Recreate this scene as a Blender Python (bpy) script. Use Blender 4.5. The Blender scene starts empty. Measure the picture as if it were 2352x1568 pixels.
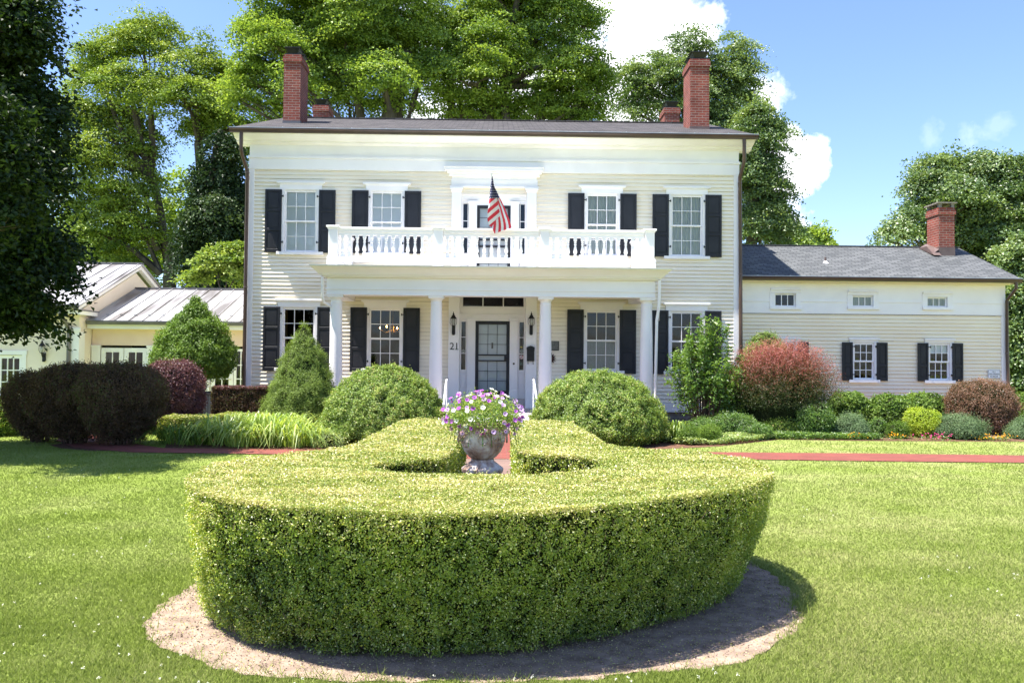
import bpy, math, random
import numpy as np
from mathutils import Vector, Matrix

C = bpy.context.scene.collection
R = math.radians
rng = np.random.default_rng(7)
random.seed(7)

# ------------------------------------------------------------------ camera
YAW, PIT, ROL, FPX = R(1.1), R(1.5), R(0.5), 1898.0      # focal length in pixels of a 2352 px wide picture
cam_d = bpy.data.cameras.new("camera")
cam_d.sensor_width = 36.0
cam_d.lens = 36.0 * FPX / 2352.0
cam_d.clip_end = 3000
cam = bpy.data.objects.new("camera", cam_d)
C.objects.link(cam)
cam.location = (0, 0, 1.6)
cam.matrix_world = (Matrix.Translation((0, 0, 1.6)) @ Matrix.Rotation(-YAW, 4, 'Z') @ Matrix.Rotation(PIT, 4, 'X')
                    @ Matrix.Rotation(R(90), 4, 'X') @ Matrix.Rotation(ROL, 4, 'Z'))
bpy.context.scene.camera = cam


def ray(px, py):
    u, v = (px - 1176.0) / FPX, -(py - 784.0) / FPX
    c, s = math.cos(ROL), math.sin(ROL); u, v = c * u - s * v, s * u + c * v
    c, s = math.cos(PIT), math.sin(PIT); y, z = c - s * v, s + c * v
    c, s = math.cos(YAW), math.sin(YAW); x, y = c * u + s * y, -s * u + c * y
    return x, y, z


def at(px, py, Y):
    """where the sight line through a picture point meets the upright plane at distance Y"""
    r = ray(px, py)
    return np.array([r[0] * Y / r[1], Y, 1.6 + r[2] * Y / r[1]])


# ------------------------------------------------------------------ light
SUN = Vector((-0.39, -0.12, 1.0)).normalized()
sun_d = bpy.data.lights.new("sun", 'SUN')
sun_d.energy = 4.6
sun_d.angle = R(0.5)
sun_d.color = (1.0, 0.955, 0.88)
sun = bpy.data.objects.new("sun", sun_d)
C.objects.link(sun)
sun.location = (-10, -5, 30)
sun.rotation_euler = SUN.to_track_quat('Z', 'Y').to_euler()

sc = bpy.context.scene
sc.view_settings.view_transform = 'Standard'
sc.view_settings.look = 'None'
sc.view_settings.exposure = 1.58
sc.view_settings.gamma = 1.0
sc.render.film_transparent = False
sc.cycles.max_bounces = 8
sc.cycles.diffuse_bounces = 4
sc.cycles.transparent_max_bounces = 8
sc.cycles.use_adaptive_sampling = True
sc.cycles.use_denoising = True

world = bpy.data.worlds.new("World")
sc.world = world
world.use_nodes = True
wt = world.node_tree
for n in list(wt.nodes): wt.nodes.remove(n)


def N(t, kind, **kw):
    n = t.nodes.new(kind)
    for k, v in kw.items():
        if k in n.bl_rna.properties: setattr(n, k, v)
        else: n.inputs[k].default_value = v
    return n


def L(t, a, b): t.links.new(a, b)


def math_node(t, op, a, b=None, clamp=False):
    m = t.nodes.new('ShaderNodeMath'); m.operation = op; m.use_clamp = clamp
    for i, x in enumerate((a, b)):
        if x is None: continue
        if isinstance(x, (int, float)): m.inputs[i].default_value = x
        else: t.links.new(x, m.inputs[i])
    return m.outputs[0]


def build_world():
    t = wt
    sky = N(t, 'ShaderNodeTexSky', sky_type='NISHITA', sun_disc=False)
    sky.sun_elevation = R(67.8); sky.sun_rotation = R(253)
    sky.air_density = 1.0; sky.dust_density = 0.6; sky.ozone_density = 1.6
    co = N(t, 'ShaderNodeTexCoord')
    no = N(t, 'ShaderNodeTexNoise', **{'Scale': 9.0, 'Detail': 7.0, 'Roughness': 0.62})
    L(t, co.outputs['Generated'], no.inputs['Vector'])
    # clouds: soft blobs about fixed directions, their rims broken by noise
    blobs = [(1440, 55, 95, 1), (1545, 45, 95, 1), (1610, 62, 62, 1), (1420, 150, 105, 1), (1445, 245, 85, 1), (1340, 20, 90, 1),
             (1250, 230, 130, 1), (1000, 250, 120, .9), (620, 330, 60, .5),
             (1868, 345, 36, 1), (1848, 385, 45, 1), (1812, 325, 32, 1), (1835, 425, 30, .9), (1800, 405, 60, 1), (1760, 215, 45, .8),
             (1800, 520, 48, .8), (1790, 215, 26, .35), (2140, 322, 20, .09), (2228, 328, 24, .12), (2292, 293, 20, .09),
             (980, 80, 70, .8)]
    out = None
    no2 = N(t, 'ShaderNodeTexNoise', **{'Scale': 38.0, 'Detail': 6.0, 'Roughness': 0.6})
    L(t, co.outputs['Generated'], no2.inputs['Vector'])
    nz = math_node(t, 'SUBTRACT', no.outputs['Fac'], 0.5)
    nw = math_node(t, 'SUBTRACT', no2.outputs['Fac'], 0.5)
    for px, py, r, a in blobs:
        d = Vector(ray(px, py)).normalized()
        vd = t.nodes.new('ShaderNodeVectorMath'); vd.operation = 'DISTANCE'
        L(t, co.outputs['Generated'], vd.inputs[0]); vd.inputs[1].default_value = d
        rr = r / FPX
        sc_ = math_node(t, 'DIVIDE', vd.outputs['Value'], rr)
        q = math_node(t, 'SUBTRACT', 1.12, sc_)
        q = math_node(t, 'ADD', q, math_node(t, 'MULTIPLY', nz, 3.0 if a > .5 else 1.0))
        q = math_node(t, 'ADD', q, math_node(t, 'MULTIPLY', nw, 1.6 if a > .5 else 6.0))
        q = math_node(t, 'MULTIPLY', q, 1.6 if a > .5 else .8, clamp=True)
        q = math_node(t, 'MULTIPLY', q, a)
        out = q if out is None else math_node(t, 'MAXIMUM', out, q)
    hz = N(t, 'ShaderNodeMix', data_type='RGBA')
    tint = N(t, 'ShaderNodeMix', data_type='RGBA', blend_type='MULTIPLY')
    tint.inputs[0].default_value = 1.0
    L(t, sky.outputs[0], tint.inputs[6]); tint.inputs[7].default_value = (.66, .70, .85, 1)
    L(t, out, hz.inputs[0]); L(t, tint.outputs[2], hz.inputs[6]); hz.inputs[7].default_value = (6.5, 6.6, 6.9, 1)
    bg = N(t, 'ShaderNodeBackground', **{'Strength': 0.12})
    L(t, hz.outputs[2], bg.inputs['Color'])
    o = N(t, 'ShaderNodeOutputWorld'); L(t, bg.outputs[0], o.inputs[0])


build_world()

# ------------------------------------------------------------------ materials
def new_mat(name):
    m = bpy.data.materials.new(name); m.use_nodes = True
    t = m.node_tree
    for n in list(t.nodes): t.nodes.remove(n)
    o = t.nodes.new('ShaderNodeOutputMaterial')
    return m, t, o


def ramp(t, stops, fac, gain=1.0):
    r = t.nodes.new('ShaderNodeValToRGB'); e = r.color_ramp.elements
    while len(e) < len(stops): e.new(0.5)
    for i, (p, c) in enumerate(stops):
        e[i].position = p; e[i].color = (*[min(.9, v * gain) for v in c], 1)
    if fac is not None: t.links.new(fac, r.inputs[0])
    return r.outputs[0]


def vary(m, c1, c2, rough=0.6, scale=3.0, bump=0.0, bscale=60.0, spec=0.3, stretch=None, metallic=0.0, lo=.35, hi=.65, detail=5.0):
    """paint, stone or metal whose colour wanders between two tones"""
    m, t, o = new_mat(m)
    p = N(t, 'ShaderNodeBsdfPrincipled', **{'Roughness': rough, 'Metallic': metallic})
    p.inputs['Specular IOR Level'].default_value = spec
    co = N(t, 'ShaderNodeTexCoord'); src = co.outputs['Object']
    if stretch:
        mp = N(t, 'ShaderNodeMapping'); mp.inputs['Scale'].default_value = stretch
        L(t, src, mp.inputs[0]); src = mp.outputs[0]
    n = N(t, 'ShaderNodeTexNoise', **{'Scale': scale, 'Detail': detail}); L(t, src, n.inputs['Vector'])
    L(t, ramp(t, [(lo, c1), (hi, c2)], n.outputs['Fac']), p.inputs['Base Color'])
    if bump:
        b = N(t, 'ShaderNodeTexNoise', **{'Scale': bscale, 'Detail': 3.0}); L(t, src, b.inputs['Vector'])
        bp = N(t, 'ShaderNodeBump', **{'Strength': bump, 'Distance': 0.01}); L(t, b.outputs['Fac'], bp.inputs['Height'])
        L(t, bp.outputs[0], p.inputs['Normal'])
    L(t, p.outputs[0], o.inputs[0])
    return m


def brick_mat(name, c1, c2, mortar, bw, bh, ms=0.012, bump=0.5, patch=None, rough=.85, vary_scale=1.2, offset=.5):
    m, t, o = new_mat(name)
    p = N(t, 'ShaderNodeBsdfPrincipled', **{'Roughness': rough}); p.inputs['Specular IOR Level'].default_value = .2
    uv = N(t, 'ShaderNodeUVMap', uv_map='uv')
    br = N(t, 'ShaderNodeTexBrick', offset=offset, **{'Scale': 1.0, 'Mortar Size': ms, 'Brick Width': bw, 'Row Height': bh, 'Bias': -.1})
    br.inputs['Color1'].default_value = (*c1, 1); br.inputs['Color2'].default_value = (*c2, 1); br.inputs['Mortar'].default_value = (*mortar, 1)
    L(t, uv.outputs[0], br.inputs['Vector'])
    n = N(t, 'ShaderNodeTexNoise', **{'Scale': vary_scale, 'Detail': 6.0}); L(t, uv.outputs[0], n.inputs['Vector'])
    mx = N(t, 'ShaderNodeMix', data_type='RGBA', blend_type='MULTIPLY'); mx.inputs[0].default_value = 1
    L(t, br.outputs['Color'], mx.inputs[6])
    L(t, ramp(t, patch or [(.3, (.72, .72, .74)), (.7, (1.15, 1.12, 1.1))], n.outputs['Fac']), mx.inputs[7])
    L(t, mx.outputs[2], p.inputs['Base Color'])
    n2 = N(t, 'ShaderNodeTexNoise', **{'Scale': 90.0, 'Detail': 2.0}); L(t, uv.outputs[0], n2.inputs['Vector'])
    h = math_node(t, 'ADD', math_node(t, 'MULTIPLY', br.outputs['Fac'], -1.0), math_node(t, 'MULTIPLY', n2.outputs['Fac'], .5))
    bp = N(t, 'ShaderNodeBump', **{'Strength': bump, 'Distance': 0.01}); L(t, h, bp.inputs['Height']); L(t, bp.outputs[0], p.inputs['Normal'])
    L(t, p.outputs[0], o.inputs[0])
    return m


def leaf_mat(name, stops, trans=.35, gloss=.04, patch=.35, pscale=.8, rough=.45, gain=1.3):
    """leaves: colour picked per leaf by its own 'rnd' value, nudged by a slow patchiness"""
    m, t, o = new_mat(name)
    a = N(t, 'ShaderNodeAttribute', attribute_name='rnd')
    g = N(t, 'ShaderNodeNewGeometry')
    n = N(t, 'ShaderNodeTexNoise', **{'Scale': pscale, 'Detail': 2.0}); L(t, g.outputs['Position'], n.inputs['Vector'])
    f = math_node(t, 'ADD', a.outputs['Fac'], math_node(t, 'MULTIPLY', math_node(t, 'SUBTRACT', n.outputs['Fac'], .5), patch * 2), clamp=True)
    col = ramp(t, stops, f, gain)
    d = N(t, 'ShaderNodeBsdfDiffuse'); L(t, col, d.inputs[0])
    tr = N(t, 'ShaderNodeBsdfTranslucent')
    br = N(t, 'ShaderNodeMix', data_type='RGBA', blend_type='MULTIPLY'); br.inputs[0].default_value = 1
    L(t, col, br.inputs[6]); br.inputs[7].default_value = (1.35, 1.3, .6, 1)
    L(t, br.outputs[2], tr.inputs[0])
    mx = N(t, 'ShaderNodeMixShader'); mx.inputs[0].default_value = trans
    L(t, d.outputs[0], mx.inputs[1]); L(t, tr.outputs[0], mx.inputs[2])
    last = mx
    if gloss:
        gl = N(t, 'ShaderNodeBsdfGlossy', **{'Roughness': rough}); gl.inputs[0].default_value = (1, 1, 1, 1)
        m2 = N(t, 'ShaderNodeMixShader'); m2.inputs[0].default_value = gloss
        L(t, mx.outputs[0], m2.inputs[1]); L(t, gl.outputs[0], m2.inputs[2]); last = m2
    L(t, last.outputs[0], o.inputs[0])
    return m


M = {}
M['white'] = vary('white_paint', (.84, .81, .795), (.89, .865, .85), .5, 1.5, .12, 40)
M['white_b'] = vary('white_trim_paint', (.84, .81, .795), (.89, .865, .85), .45, 2.0)
M['cream'] = vary('cream_paint', (.85, .755, .60), (.92, .835, .70), .55, .7, .1, 50, stretch=(1, 1, 3))
M['cream_l'] = vary('warm_cream_paint', (.78, .665, .55), (.84, .73, .615), .6, 1.0, .1, 50)
M['edge'] = vary('weathered_shadow_edge', (.60, .53, .42), (.78, .70, .57), .8, 2.5)  # worn edge tone, also darkened to draw the shadow line under each board
M['cream_w'] = vary('pale_cream_paint', (.87, .745, .55), (.91, .80, .61), .55, .9, .1, 50, stretch=(1, 1, 3))
M['peach'] = vary('warm_stucco', (.76, .56, .45), (.82, .63, .52), .7, 1.1, .15, 80)
M['black'] = vary('black_shutter_paint', (.012, .013, .017), (.022, .023, .028), .5, 2.2, .1, 60, spec=.35)
M['iron'] = vary('black_iron', (.01, .01, .01), (.025, .024, .023), .45, 8)
M['bronze'] = vary('brown_gutter_metal', (.055, .032, .022), (.085, .05, .035), .4, 1.5, spec=.5)
M['gutter_top'] = vary('gutter_rim_highlight', (.34, .37, .42), (.46, .49, .54), .35, 3, spec=.5)  # bluish-white highlight along the gutter's top edge, put into the colour
M['shingle'] = brick_mat('dark_shingles', (.065, .06, .06), (.13, .118, .115), (.03, .028, .03), .3, .13, .012, .8)
M['shingle2'] = brick_mat('grey_shingles', (.095, .10, .103), (.165, .17, .172), (.04, .042, .045), .3, .13, .012, .8, [(.3, (.85, .85, .85)), (.7, (1.1, 1.1, 1.1))])
M['brick'] = brick_mat('red_brick', (.33, .085, .06), (.22, .06, .048), (.36, .26, .22), .215, .075, .009, .7, [(.3, (.6, .55, .55)), (.7, (1.2, 1.15, 1.1))], vary_scale=2.5)
M['path'] = brick_mat('red_brick_paving', (.27, .075, .057), (.20, .058, .046), (.21, .11, .085), .2, .1, .006, .5, [(.3, (.8, .78, .78)), (.7, (1.12, 1.1, 1.1))])
M['paver'] = brick_mat('pale_pavers', (.26, .165, .13), (.22, .145, .115), (.17, .12, .10), .5, .12, .006, .4)
M['stone'] = brick_mat('rubble_foundation', (.30, .26, .21), (.20, .17, .145), (.33, .30, .26), .42, .17, .03, 1.0, vary_scale=4)
M['tin'] = vary('grey_metal_roof', (.15, .137, .132), (.41, .40, .41), .45, 1.6, spec=.5, stretch=(1.6, .22, .22), metallic=.1, lo=.36, hi=.56)
M['tin_dark'] = vary('grey_metal_edge', (.10, .095, .10), (.16, .15, .155), .4, 2, spec=.5)
M['copper'] = vary('lead_flashing', (.11, .075, .07), (.15, .11, .10), .5, 3)
M['handrail'] = vary('white_aluminium', (.7, .72, .75), (.78, .79, .8), .3, 3, spec=.5)
M['floor'] = vary('painted_porch_floor', (.42, .36, .33), (.5, .44, .41), .5, 1.5)
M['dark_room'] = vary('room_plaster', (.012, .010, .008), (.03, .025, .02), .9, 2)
M['blind'] = vary('window_blind', (.80, .81, .82), (.86, .87, .87), .8, .7)
M['curtain'] = vary('net_curtain', (.40, .42, .38), (.58, .6, .55), .8, 6, stretch=(14, 14, .6))
M['soil'] = vary('bare_soil', (.21, .155, .118), (.35, .265, .205), .95, 9, 1.0, 60, spec=.05)
M['mulch'] = vary('bark_mulch', (.085, .045, .03), (.19, .105, .07), .95, 14, 1.0, 50, spec=.05)
M['bark'] = vary('grey_bark', (.05, .042, .034), (.13, .11, .09), .9, 3, .9, 18, stretch=(1, 1, .25))
M['twig'] = vary('brown_twigs', (.05, .03, .02), (.12, .08, .055), .9, 9)
M['ac'] = vary('grey_condenser_metal', (.10, .11, .12), (.16, .17, .18), .45, 3)
M['sign'] = vary('sign_white', (.74, .76, .78), (.8, .8, .82), .4, 2)
M['ink'] = vary('sign_black', (.015, .015, .02), (.03, .03, .035), .5, 2)
M['plaque'] = vary('dark_bronze_plaque', (.035, .03, .032), (.06, .055, .055), .4, 6)
M['rust'] = vary('rusty_iron', (.035, .02, .015), (.08, .04, .03), .7, 9)
M['gold'] = vary('brass', (.45, .33, .12), (.55, .42, .2), .35, 3, metallic=.6)
M['navy'] = vary('flag_navy', (.012, .014, .07), (.02, .022, .10), .8, 4)
M['red'] = vary('flag_red', (.62, .035, .06), (.70, .05, .075), .8, 4)
M['fwhite'] = vary('flag_white', (.74, .72, .76), (.8, .78, .8), .8, 4)
M['yellow'] = vary('sticker_yellow', (.55, .45, .12), (.6, .5, .15), .5, 4)
M['sred'] = vary('sticker_red', (.45, .05, .05), (.5, .08, .07), .5, 4)
M['sgrey'] = vary('sticker_grey', (.3, .32, .3), (.42, .42, .36), .5, 14)
M['sgreen'] = vary('sticker_green', (.07, .1, .08), (.12, .16, .13), .5, 20)


def urn_mat():
    m, t, o = new_mat('weathered_cast_stone')
    p = N(t, 'ShaderNodeBsdfPrincipled', **{'Roughness': .85}); p.inputs['Specular IOR Level'].default_value = .15
    co = N(t, 'ShaderNodeTexCoord')
    n = N(t, 'ShaderNodeTexNoise', **{'Scale': 8.0, 'Detail': 8.0, 'Roughness': .65, 'Distortion': .6}); L(t, co.outputs['Object'], n.inputs['Vector'])
    L(t, ramp(t, [(.36, (.20, .12, .085)), (.46, (.38, .26, .20)), (.56, (.55, .46, .40)), (.68, (.76, .69, .62))], n.outputs['Fac']), p.inputs['Base Color'])
    b = N(t, 'ShaderNodeTexNoise', **{'Scale': 60.0, 'Detail': 6.0}); L(t, co.outputs['Object'], b.inputs['Vector'])
    bp = N(t, 'ShaderNodeBump', **{'Strength': .7, 'Distance': .006}); L(t, b.outputs['Fac'], bp.inputs['Height']); L(t, bp.outputs[0], p.inputs['Normal'])
    L(t, p.outputs[0], o.inputs[0]); return m


M['urn'] = urn_mat()


def glass_mat():
    m, t, o = new_mat('window_glass')
    fr = N(t, 'ShaderNodeFresnel', **{'IOR': 1.5})
    tr = N(t, 'ShaderNodeBsdfTransparent'); tr.inputs[0].default_value = (.93, .96, .97, 1)
    gl = N(t, 'ShaderNodeBsdfGlossy', **{'Roughness': .02})
    no = N(t, 'ShaderNodeTexNoise', **{'Scale': 2.2, 'Detail': 1.0})
    bp = N(t, 'ShaderNodeBump', **{'Strength': .15, 'Distance': .05}); L(t, no.outputs['Fac'], bp.inputs['Height']); L(t, bp.outputs[0], gl.inputs['Normal'])
    mx = N(t, 'ShaderNodeMixShader')
    L(t, math_node(t, 'MULTIPLY', fr.outputs[0], 1.3, clamp=True), mx.inputs[0])
    L(t, tr.outputs[0], mx.inputs[1]); L(t, gl.outputs[0], mx.inputs[2]); L(t, mx.outputs[0], o.inputs[0])
    return m


M['glass'] = glass_mat()


def glow_mat(name, col, s):
    m, t, o = new_mat(name)
    e = N(t, 'ShaderNodeEmission', **{'Strength': s}); e.inputs[0].default_value = (*col, 1)
    L(t, e.outputs[0], o.inputs[0]); return m


M['bulb'] = glow_mat('lit_bulb', (1.0, .45, .12), 14.0)
M['lampglass'] = vary('lantern_glass', (.35, .35, .33), (.5, .5, .47), .2, 5, spec=.6)


def lawn_color(t, fac_extra=None):
    g = N(t, 'ShaderNodeNewGeometry')
    n1 = N(t, 'ShaderNodeTexNoise', **{'Scale': .9, 'Detail': 5.0, 'Roughness': .6}); L(t, g.outputs['Position'], n1.inputs['Vector'])
    mp = N(t, 'ShaderNodeMapping'); mp.inputs['Rotation'].default_value = (0, 0, R(24)); mp.inputs['Scale'].default_value = (.35, 1.7, 1)
    L(t, g.outputs['Position'], mp.inputs[0])
    n2 = N(t, 'ShaderNodeTexNoise', **{'Scale': .8, 'Detail': 2.0}); L(t, mp.outputs[0], n2.inputs['Vector'])
    # drier to the right, lusher to the left
    sx = N(t, 'ShaderNodeSeparateXYZ'); L(t, g.outputs['Position'], sx.inputs[0])
    gx = N(t, 'ShaderNodeMapRange', interpolation_type='SMOOTHSTEP'); L(t, sx.outputs[0], gx.inputs[0])
    gx.inputs[1].default_value = -4; gx.inputs[2].default_value = 4; gx.inputs[3].default_value = -.06; gx.inputs[4].default_value = .07
    f = math_node(t, 'ADD', math_node(t, 'MULTIPLY', n1.outputs['Fac'], .6), math_node(t, 'ADD', math_node(t, 'MULTIPLY', n2.outputs['Fac'], .2), .10))
    f = math_node(t, 'ADD', f, gx.outputs[0])
    if fac_extra is not None: f = math_node(t, 'ADD', f, fac_extra)
    return f


LAWN = [(.26, (.17, .23, .035)), (.45, (.22, .28, .06)), (.60, (.275, .315, .095)), (.75, (.36, .36, .15)), (.92, (.47, .42, .24))]


def ground_mat():
    m, t, o = new_mat('lawn_ground')
    n = N(t, 'ShaderNodeTexNoise', **{'Scale': 70.0, 'Detail': 4.0, 'Roughness': .7})
    g = N(t, 'ShaderNodeNewGeometry'); L(t, g.outputs['Position'], n.inputs['Vector'])
    f = lawn_color(t, math_node(t, 'MULTIPLY', math_node(t, 'SUBTRACT', n.outputs['Fac'], .5), .35))
    p = N(t, 'ShaderNodeBsdfPrincipled', **{'Roughness': .95}); p.inputs['Specular IOR Level'].default_value = .05
    L(t, ramp(t, LAWN, f), p.inputs['Base Color'])
    bp = N(t, 'ShaderNodeBump', **{'Strength': .8, 'Distance': .03}); L(t, n.outputs['Fac'], bp.inputs['Height']); L(t, bp.outputs[0], p.inputs['Normal'])
    L(t, p.outputs[0], o.inputs[0]); return m


def blade_mat():
    m, t, o = new_mat('grass_blades')
    a = N(t, 'ShaderNodeAttribute', attribute_name='rnd')
    f = lawn_color(t, math_node(t, 'MULTIPLY', math_node(t, 'SUBTRACT', a.outputs['Fac'], .5), .32))
    d = N(t, 'ShaderNodeBsdfDiffuse'); tr = N(t, 'ShaderNodeBsdfTranslucent')
    c = ramp(t, LAWN, f); L(t, c, d.inputs[0]); L(t, c, tr.inputs[0])
    mx = N(t, 'ShaderNodeMixShader'); mx.inputs[0].default_value = .4
    L(t, d.outputs[0], mx.inputs[1]); L(t, tr.outputs[0], mx.inputs[2])
    L(t, mx.outputs[0], o.inputs[0]); return m


M['ground'] = ground_mat()
M['blade'] = blade_mat()
# leaves
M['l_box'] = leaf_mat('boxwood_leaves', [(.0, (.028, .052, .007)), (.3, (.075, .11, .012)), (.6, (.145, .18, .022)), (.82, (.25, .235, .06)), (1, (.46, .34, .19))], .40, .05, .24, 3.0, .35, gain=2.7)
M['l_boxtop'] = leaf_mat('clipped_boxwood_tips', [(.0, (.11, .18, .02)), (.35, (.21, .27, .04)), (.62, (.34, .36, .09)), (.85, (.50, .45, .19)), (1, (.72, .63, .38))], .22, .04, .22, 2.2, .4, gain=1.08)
M['l_yew'] = leaf_mat('yew_needles', [(.0, (.025, .045, .008)), (.5, (.08, .125, .018)), (.85, (.15, .20, .035)), (1, (.22, .19, .07))], .32, .03, .15, 2, gain=2.1)
M['l_spruce'] = leaf_mat('dwarf_spruce_needles', [(.0, (.07, .12, .02)), (.6, (.14, .20, .035)), (1, (.21, .28, .06))], .25, .02, .1, 2)
M['l_topiary'] = leaf_mat('arborvitae_sprays', [(.0, (.04, .08, .012)), (.6, (.10, .17, .022)), (1, (.18, .26, .04))], .28, .02, .1, 2)
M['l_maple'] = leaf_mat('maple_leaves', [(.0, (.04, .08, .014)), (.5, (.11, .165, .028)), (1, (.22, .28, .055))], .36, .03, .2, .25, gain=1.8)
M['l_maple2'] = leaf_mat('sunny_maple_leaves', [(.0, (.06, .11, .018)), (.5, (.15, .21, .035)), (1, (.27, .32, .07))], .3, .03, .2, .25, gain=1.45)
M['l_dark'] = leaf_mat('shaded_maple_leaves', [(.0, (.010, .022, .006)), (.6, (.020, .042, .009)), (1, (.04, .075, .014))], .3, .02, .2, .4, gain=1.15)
M['l_oak'] = leaf_mat('oak_leaves', [(.0, (.035, .07, .022)), (.5, (.09, .14, .045)), (1, (.19, .24, .09))], .32, .05, .2, .25, gain=1.6)
M['l_conifer'] = leaf_mat('spruce_needles', [(.0, (.012, .028, .012)), (.6, (.03, .055, .02)), (1, (.06, .09, .03))], .2, .02, .2, .3)
M['l_purple'] = leaf_mat('purple_barberry_leaves', [(.0, (.022, .018, .010)), (.5, (.050, .032, .020)), (.75, (.085, .050, .030)), (1, (.06, .085, .022))], .3, .02, .2, 1.5, gain=2.1)
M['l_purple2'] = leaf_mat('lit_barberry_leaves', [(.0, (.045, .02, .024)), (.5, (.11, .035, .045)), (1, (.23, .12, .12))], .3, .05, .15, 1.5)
M['l_rose'] = leaf_mat('rosy_barberry_leaves', [(.0, (.025, .05, .010)), (.42, (.06, .07, .018)), (.62, (.16, .06, .04)), (.85, (.28, .075, .07)), (1, (.38, .17, .15))], .3, .03, .12, 2)
M['l_brown'] = leaf_mat('bronze_barberry_leaves', [(.0, (.04, .06, .02)), (.4, (.13, .075, .045)), (1, (.30, .17, .12))], .3, .03, .12, 2)
M['l_green'] = leaf_mat('green_shrub_leaves', [(.0, (.03, .07, .012)), (.5, (.08, .16, .022)), (1, (.19, .28, .05))], .35, .05, .15, 2)
M['l_euon'] = leaf_mat('glossy_shrub_leaves', [(.0, (.03, .065, .012)), (.45, (.085, .15, .025)), (1, (.20, .28, .06))], .35, .02, .2, 3, .45, gain=1.35)
M['l_lime'] = leaf_mat('lime_shrub_leaves', [(.0, (.14, .22, .014)), (.5, (.26, .34, .025)), (1, (.40, .46, .06))], .35, .03, .12, 2)
M['l_blue'] = leaf_mat('juniper_needles', [(.0, (.035, .07, .03)), (.6, (.09, .145, .06)), (1, (.16, .22, .10))], .2, .02, .12, 2)
M['l_varieg'] = leaf_mat('pale_ground_cover_leaves', [(.0, (.09, .15, .03)), (.5, (.22, .30, .08)), (1, (.42, .45, .19))], .3, .05, .15, 2)
M['l_lily'] = leaf_mat('daylily_blades', [(.0, (.09, .15, .02)), (.5, (.19, .27, .045)), (1, (.33, .38, .10))], .4, .05, .12, 2, gain=1.5)
M['l_petunia'] = leaf_mat('petunia_leaves', [(.0, (.08, .15, .02)), (.5, (.18, .28, .05)), (1, (.36, .40, .12))], .4, .03, .1, 8)
M['p_purple'] = leaf_mat('purple_petals', [(.0, (.32, .08, .42)), (1, (.50, .19, .62))], .3, 0, .1, 8, gain=1)
M['p_lilac'] = leaf_mat('lilac_petals', [(.0, (.52, .30, .68)), (1, (.72, .52, .82))], .3, 0, .1, 8, gain=1)
M['p_white'] = leaf_mat('white_petals', [(.0, (.74, .74, .66)), (1, (.84, .82, .80))], .3, 0, .1, 8, gain=1)
M['p_dark'] = leaf_mat('flower_throat', [(.0, (.09, .01, .16)), (1, (.15, .02, .24))], .2, 0, .1, 8, gain=1)
M['p_orange'] = leaf_mat('orange_petals', [(.0, (.7, .25, .02)), (1, (.8, .45, .03))], .3, 0, .1, 8, gain=1)
M['p_pink'] = leaf_mat('pink_petals', [(.0, (.65, .03, .22)), (1, (.75, .08, .3))], .3, 0, .1, 8, gain=1)
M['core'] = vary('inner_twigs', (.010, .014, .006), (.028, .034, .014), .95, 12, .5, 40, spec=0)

# ------------------------------------------------------------------ mesh building
def root_loc(o):
    while o.parent: o = o.parent
    return np.array(o.location)


def thing(name, label, cat, loc=(0, 0, 0), group=None, kind=None):
    o = bpy.data.objects.new(name, None); C.objects.link(o)
    o.location = loc; o.empty_display_size = .2
    tag(o, label, cat, group, kind)
    return o


def tag(o, label=None, cat=None, group=None, kind=None):
    if label: o['label'] = label
    if cat: o['category'] = cat
    if group: o['group'] = group
    if kind: o['kind'] = kind
    return o


def mesh_obj(name, V, F_counts, F_idx, mats, parent=None, loc=None, midx=None, smooth=False, rnd=None):
    """V (n,3) in world space; faces as flat index list + counts"""
    V = np.asarray(V, dtype=np.float64)
    off = root_loc(parent) if parent else (np.array(loc, dtype=float) if loc is not None else np.zeros(3))
    V = (V - off).astype(np.float32)
    me = bpy.data.meshes.new(name)
    cnt = np.asarray(F_counts, dtype=np.int32); idx = np.asarray(F_idx, dtype=np.int32)
    me.vertices.add(len(V)); me.vertices.foreach_set('co', V.ravel())
    me.loops.add(len(idx)); me.loops.foreach_set('vertex_index', idx)
    me.polygons.add(len(cnt))
    st = np.concatenate([[0], np.cumsum(cnt)[:-1]]).astype(np.int32)
    me.polygons.foreach_set('loop_start', st)
    me.polygons.foreach_set('loop_total', cnt)
    if midx is not None: me.polygons.foreach_set('material_index', np.asarray(midx, dtype=np.int32))
    me.update(calc_edges=True)
    if smooth: me.polygons.foreach_set('use_smooth', np.ones(len(cnt), dtype=bool))
    else: me.polygons.foreach_set('use_smooth', np.zeros(len(cnt), dtype=bool))
    if rnd is not None:
        a = me.attributes.new('rnd', 'FLOAT', 'FACE'); a.data.foreach_set('value', np.asarray(rnd, dtype=np.float32))
    for m in (mats if isinstance(mats, (list, tuple)) else [mats]): me.materials.append(m)
    o = bpy.data.objects.new(name, me); C.objects.link(o)
    if parent: o.parent = parent
    elif loc is not None: o.location = loc
    return o


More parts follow.
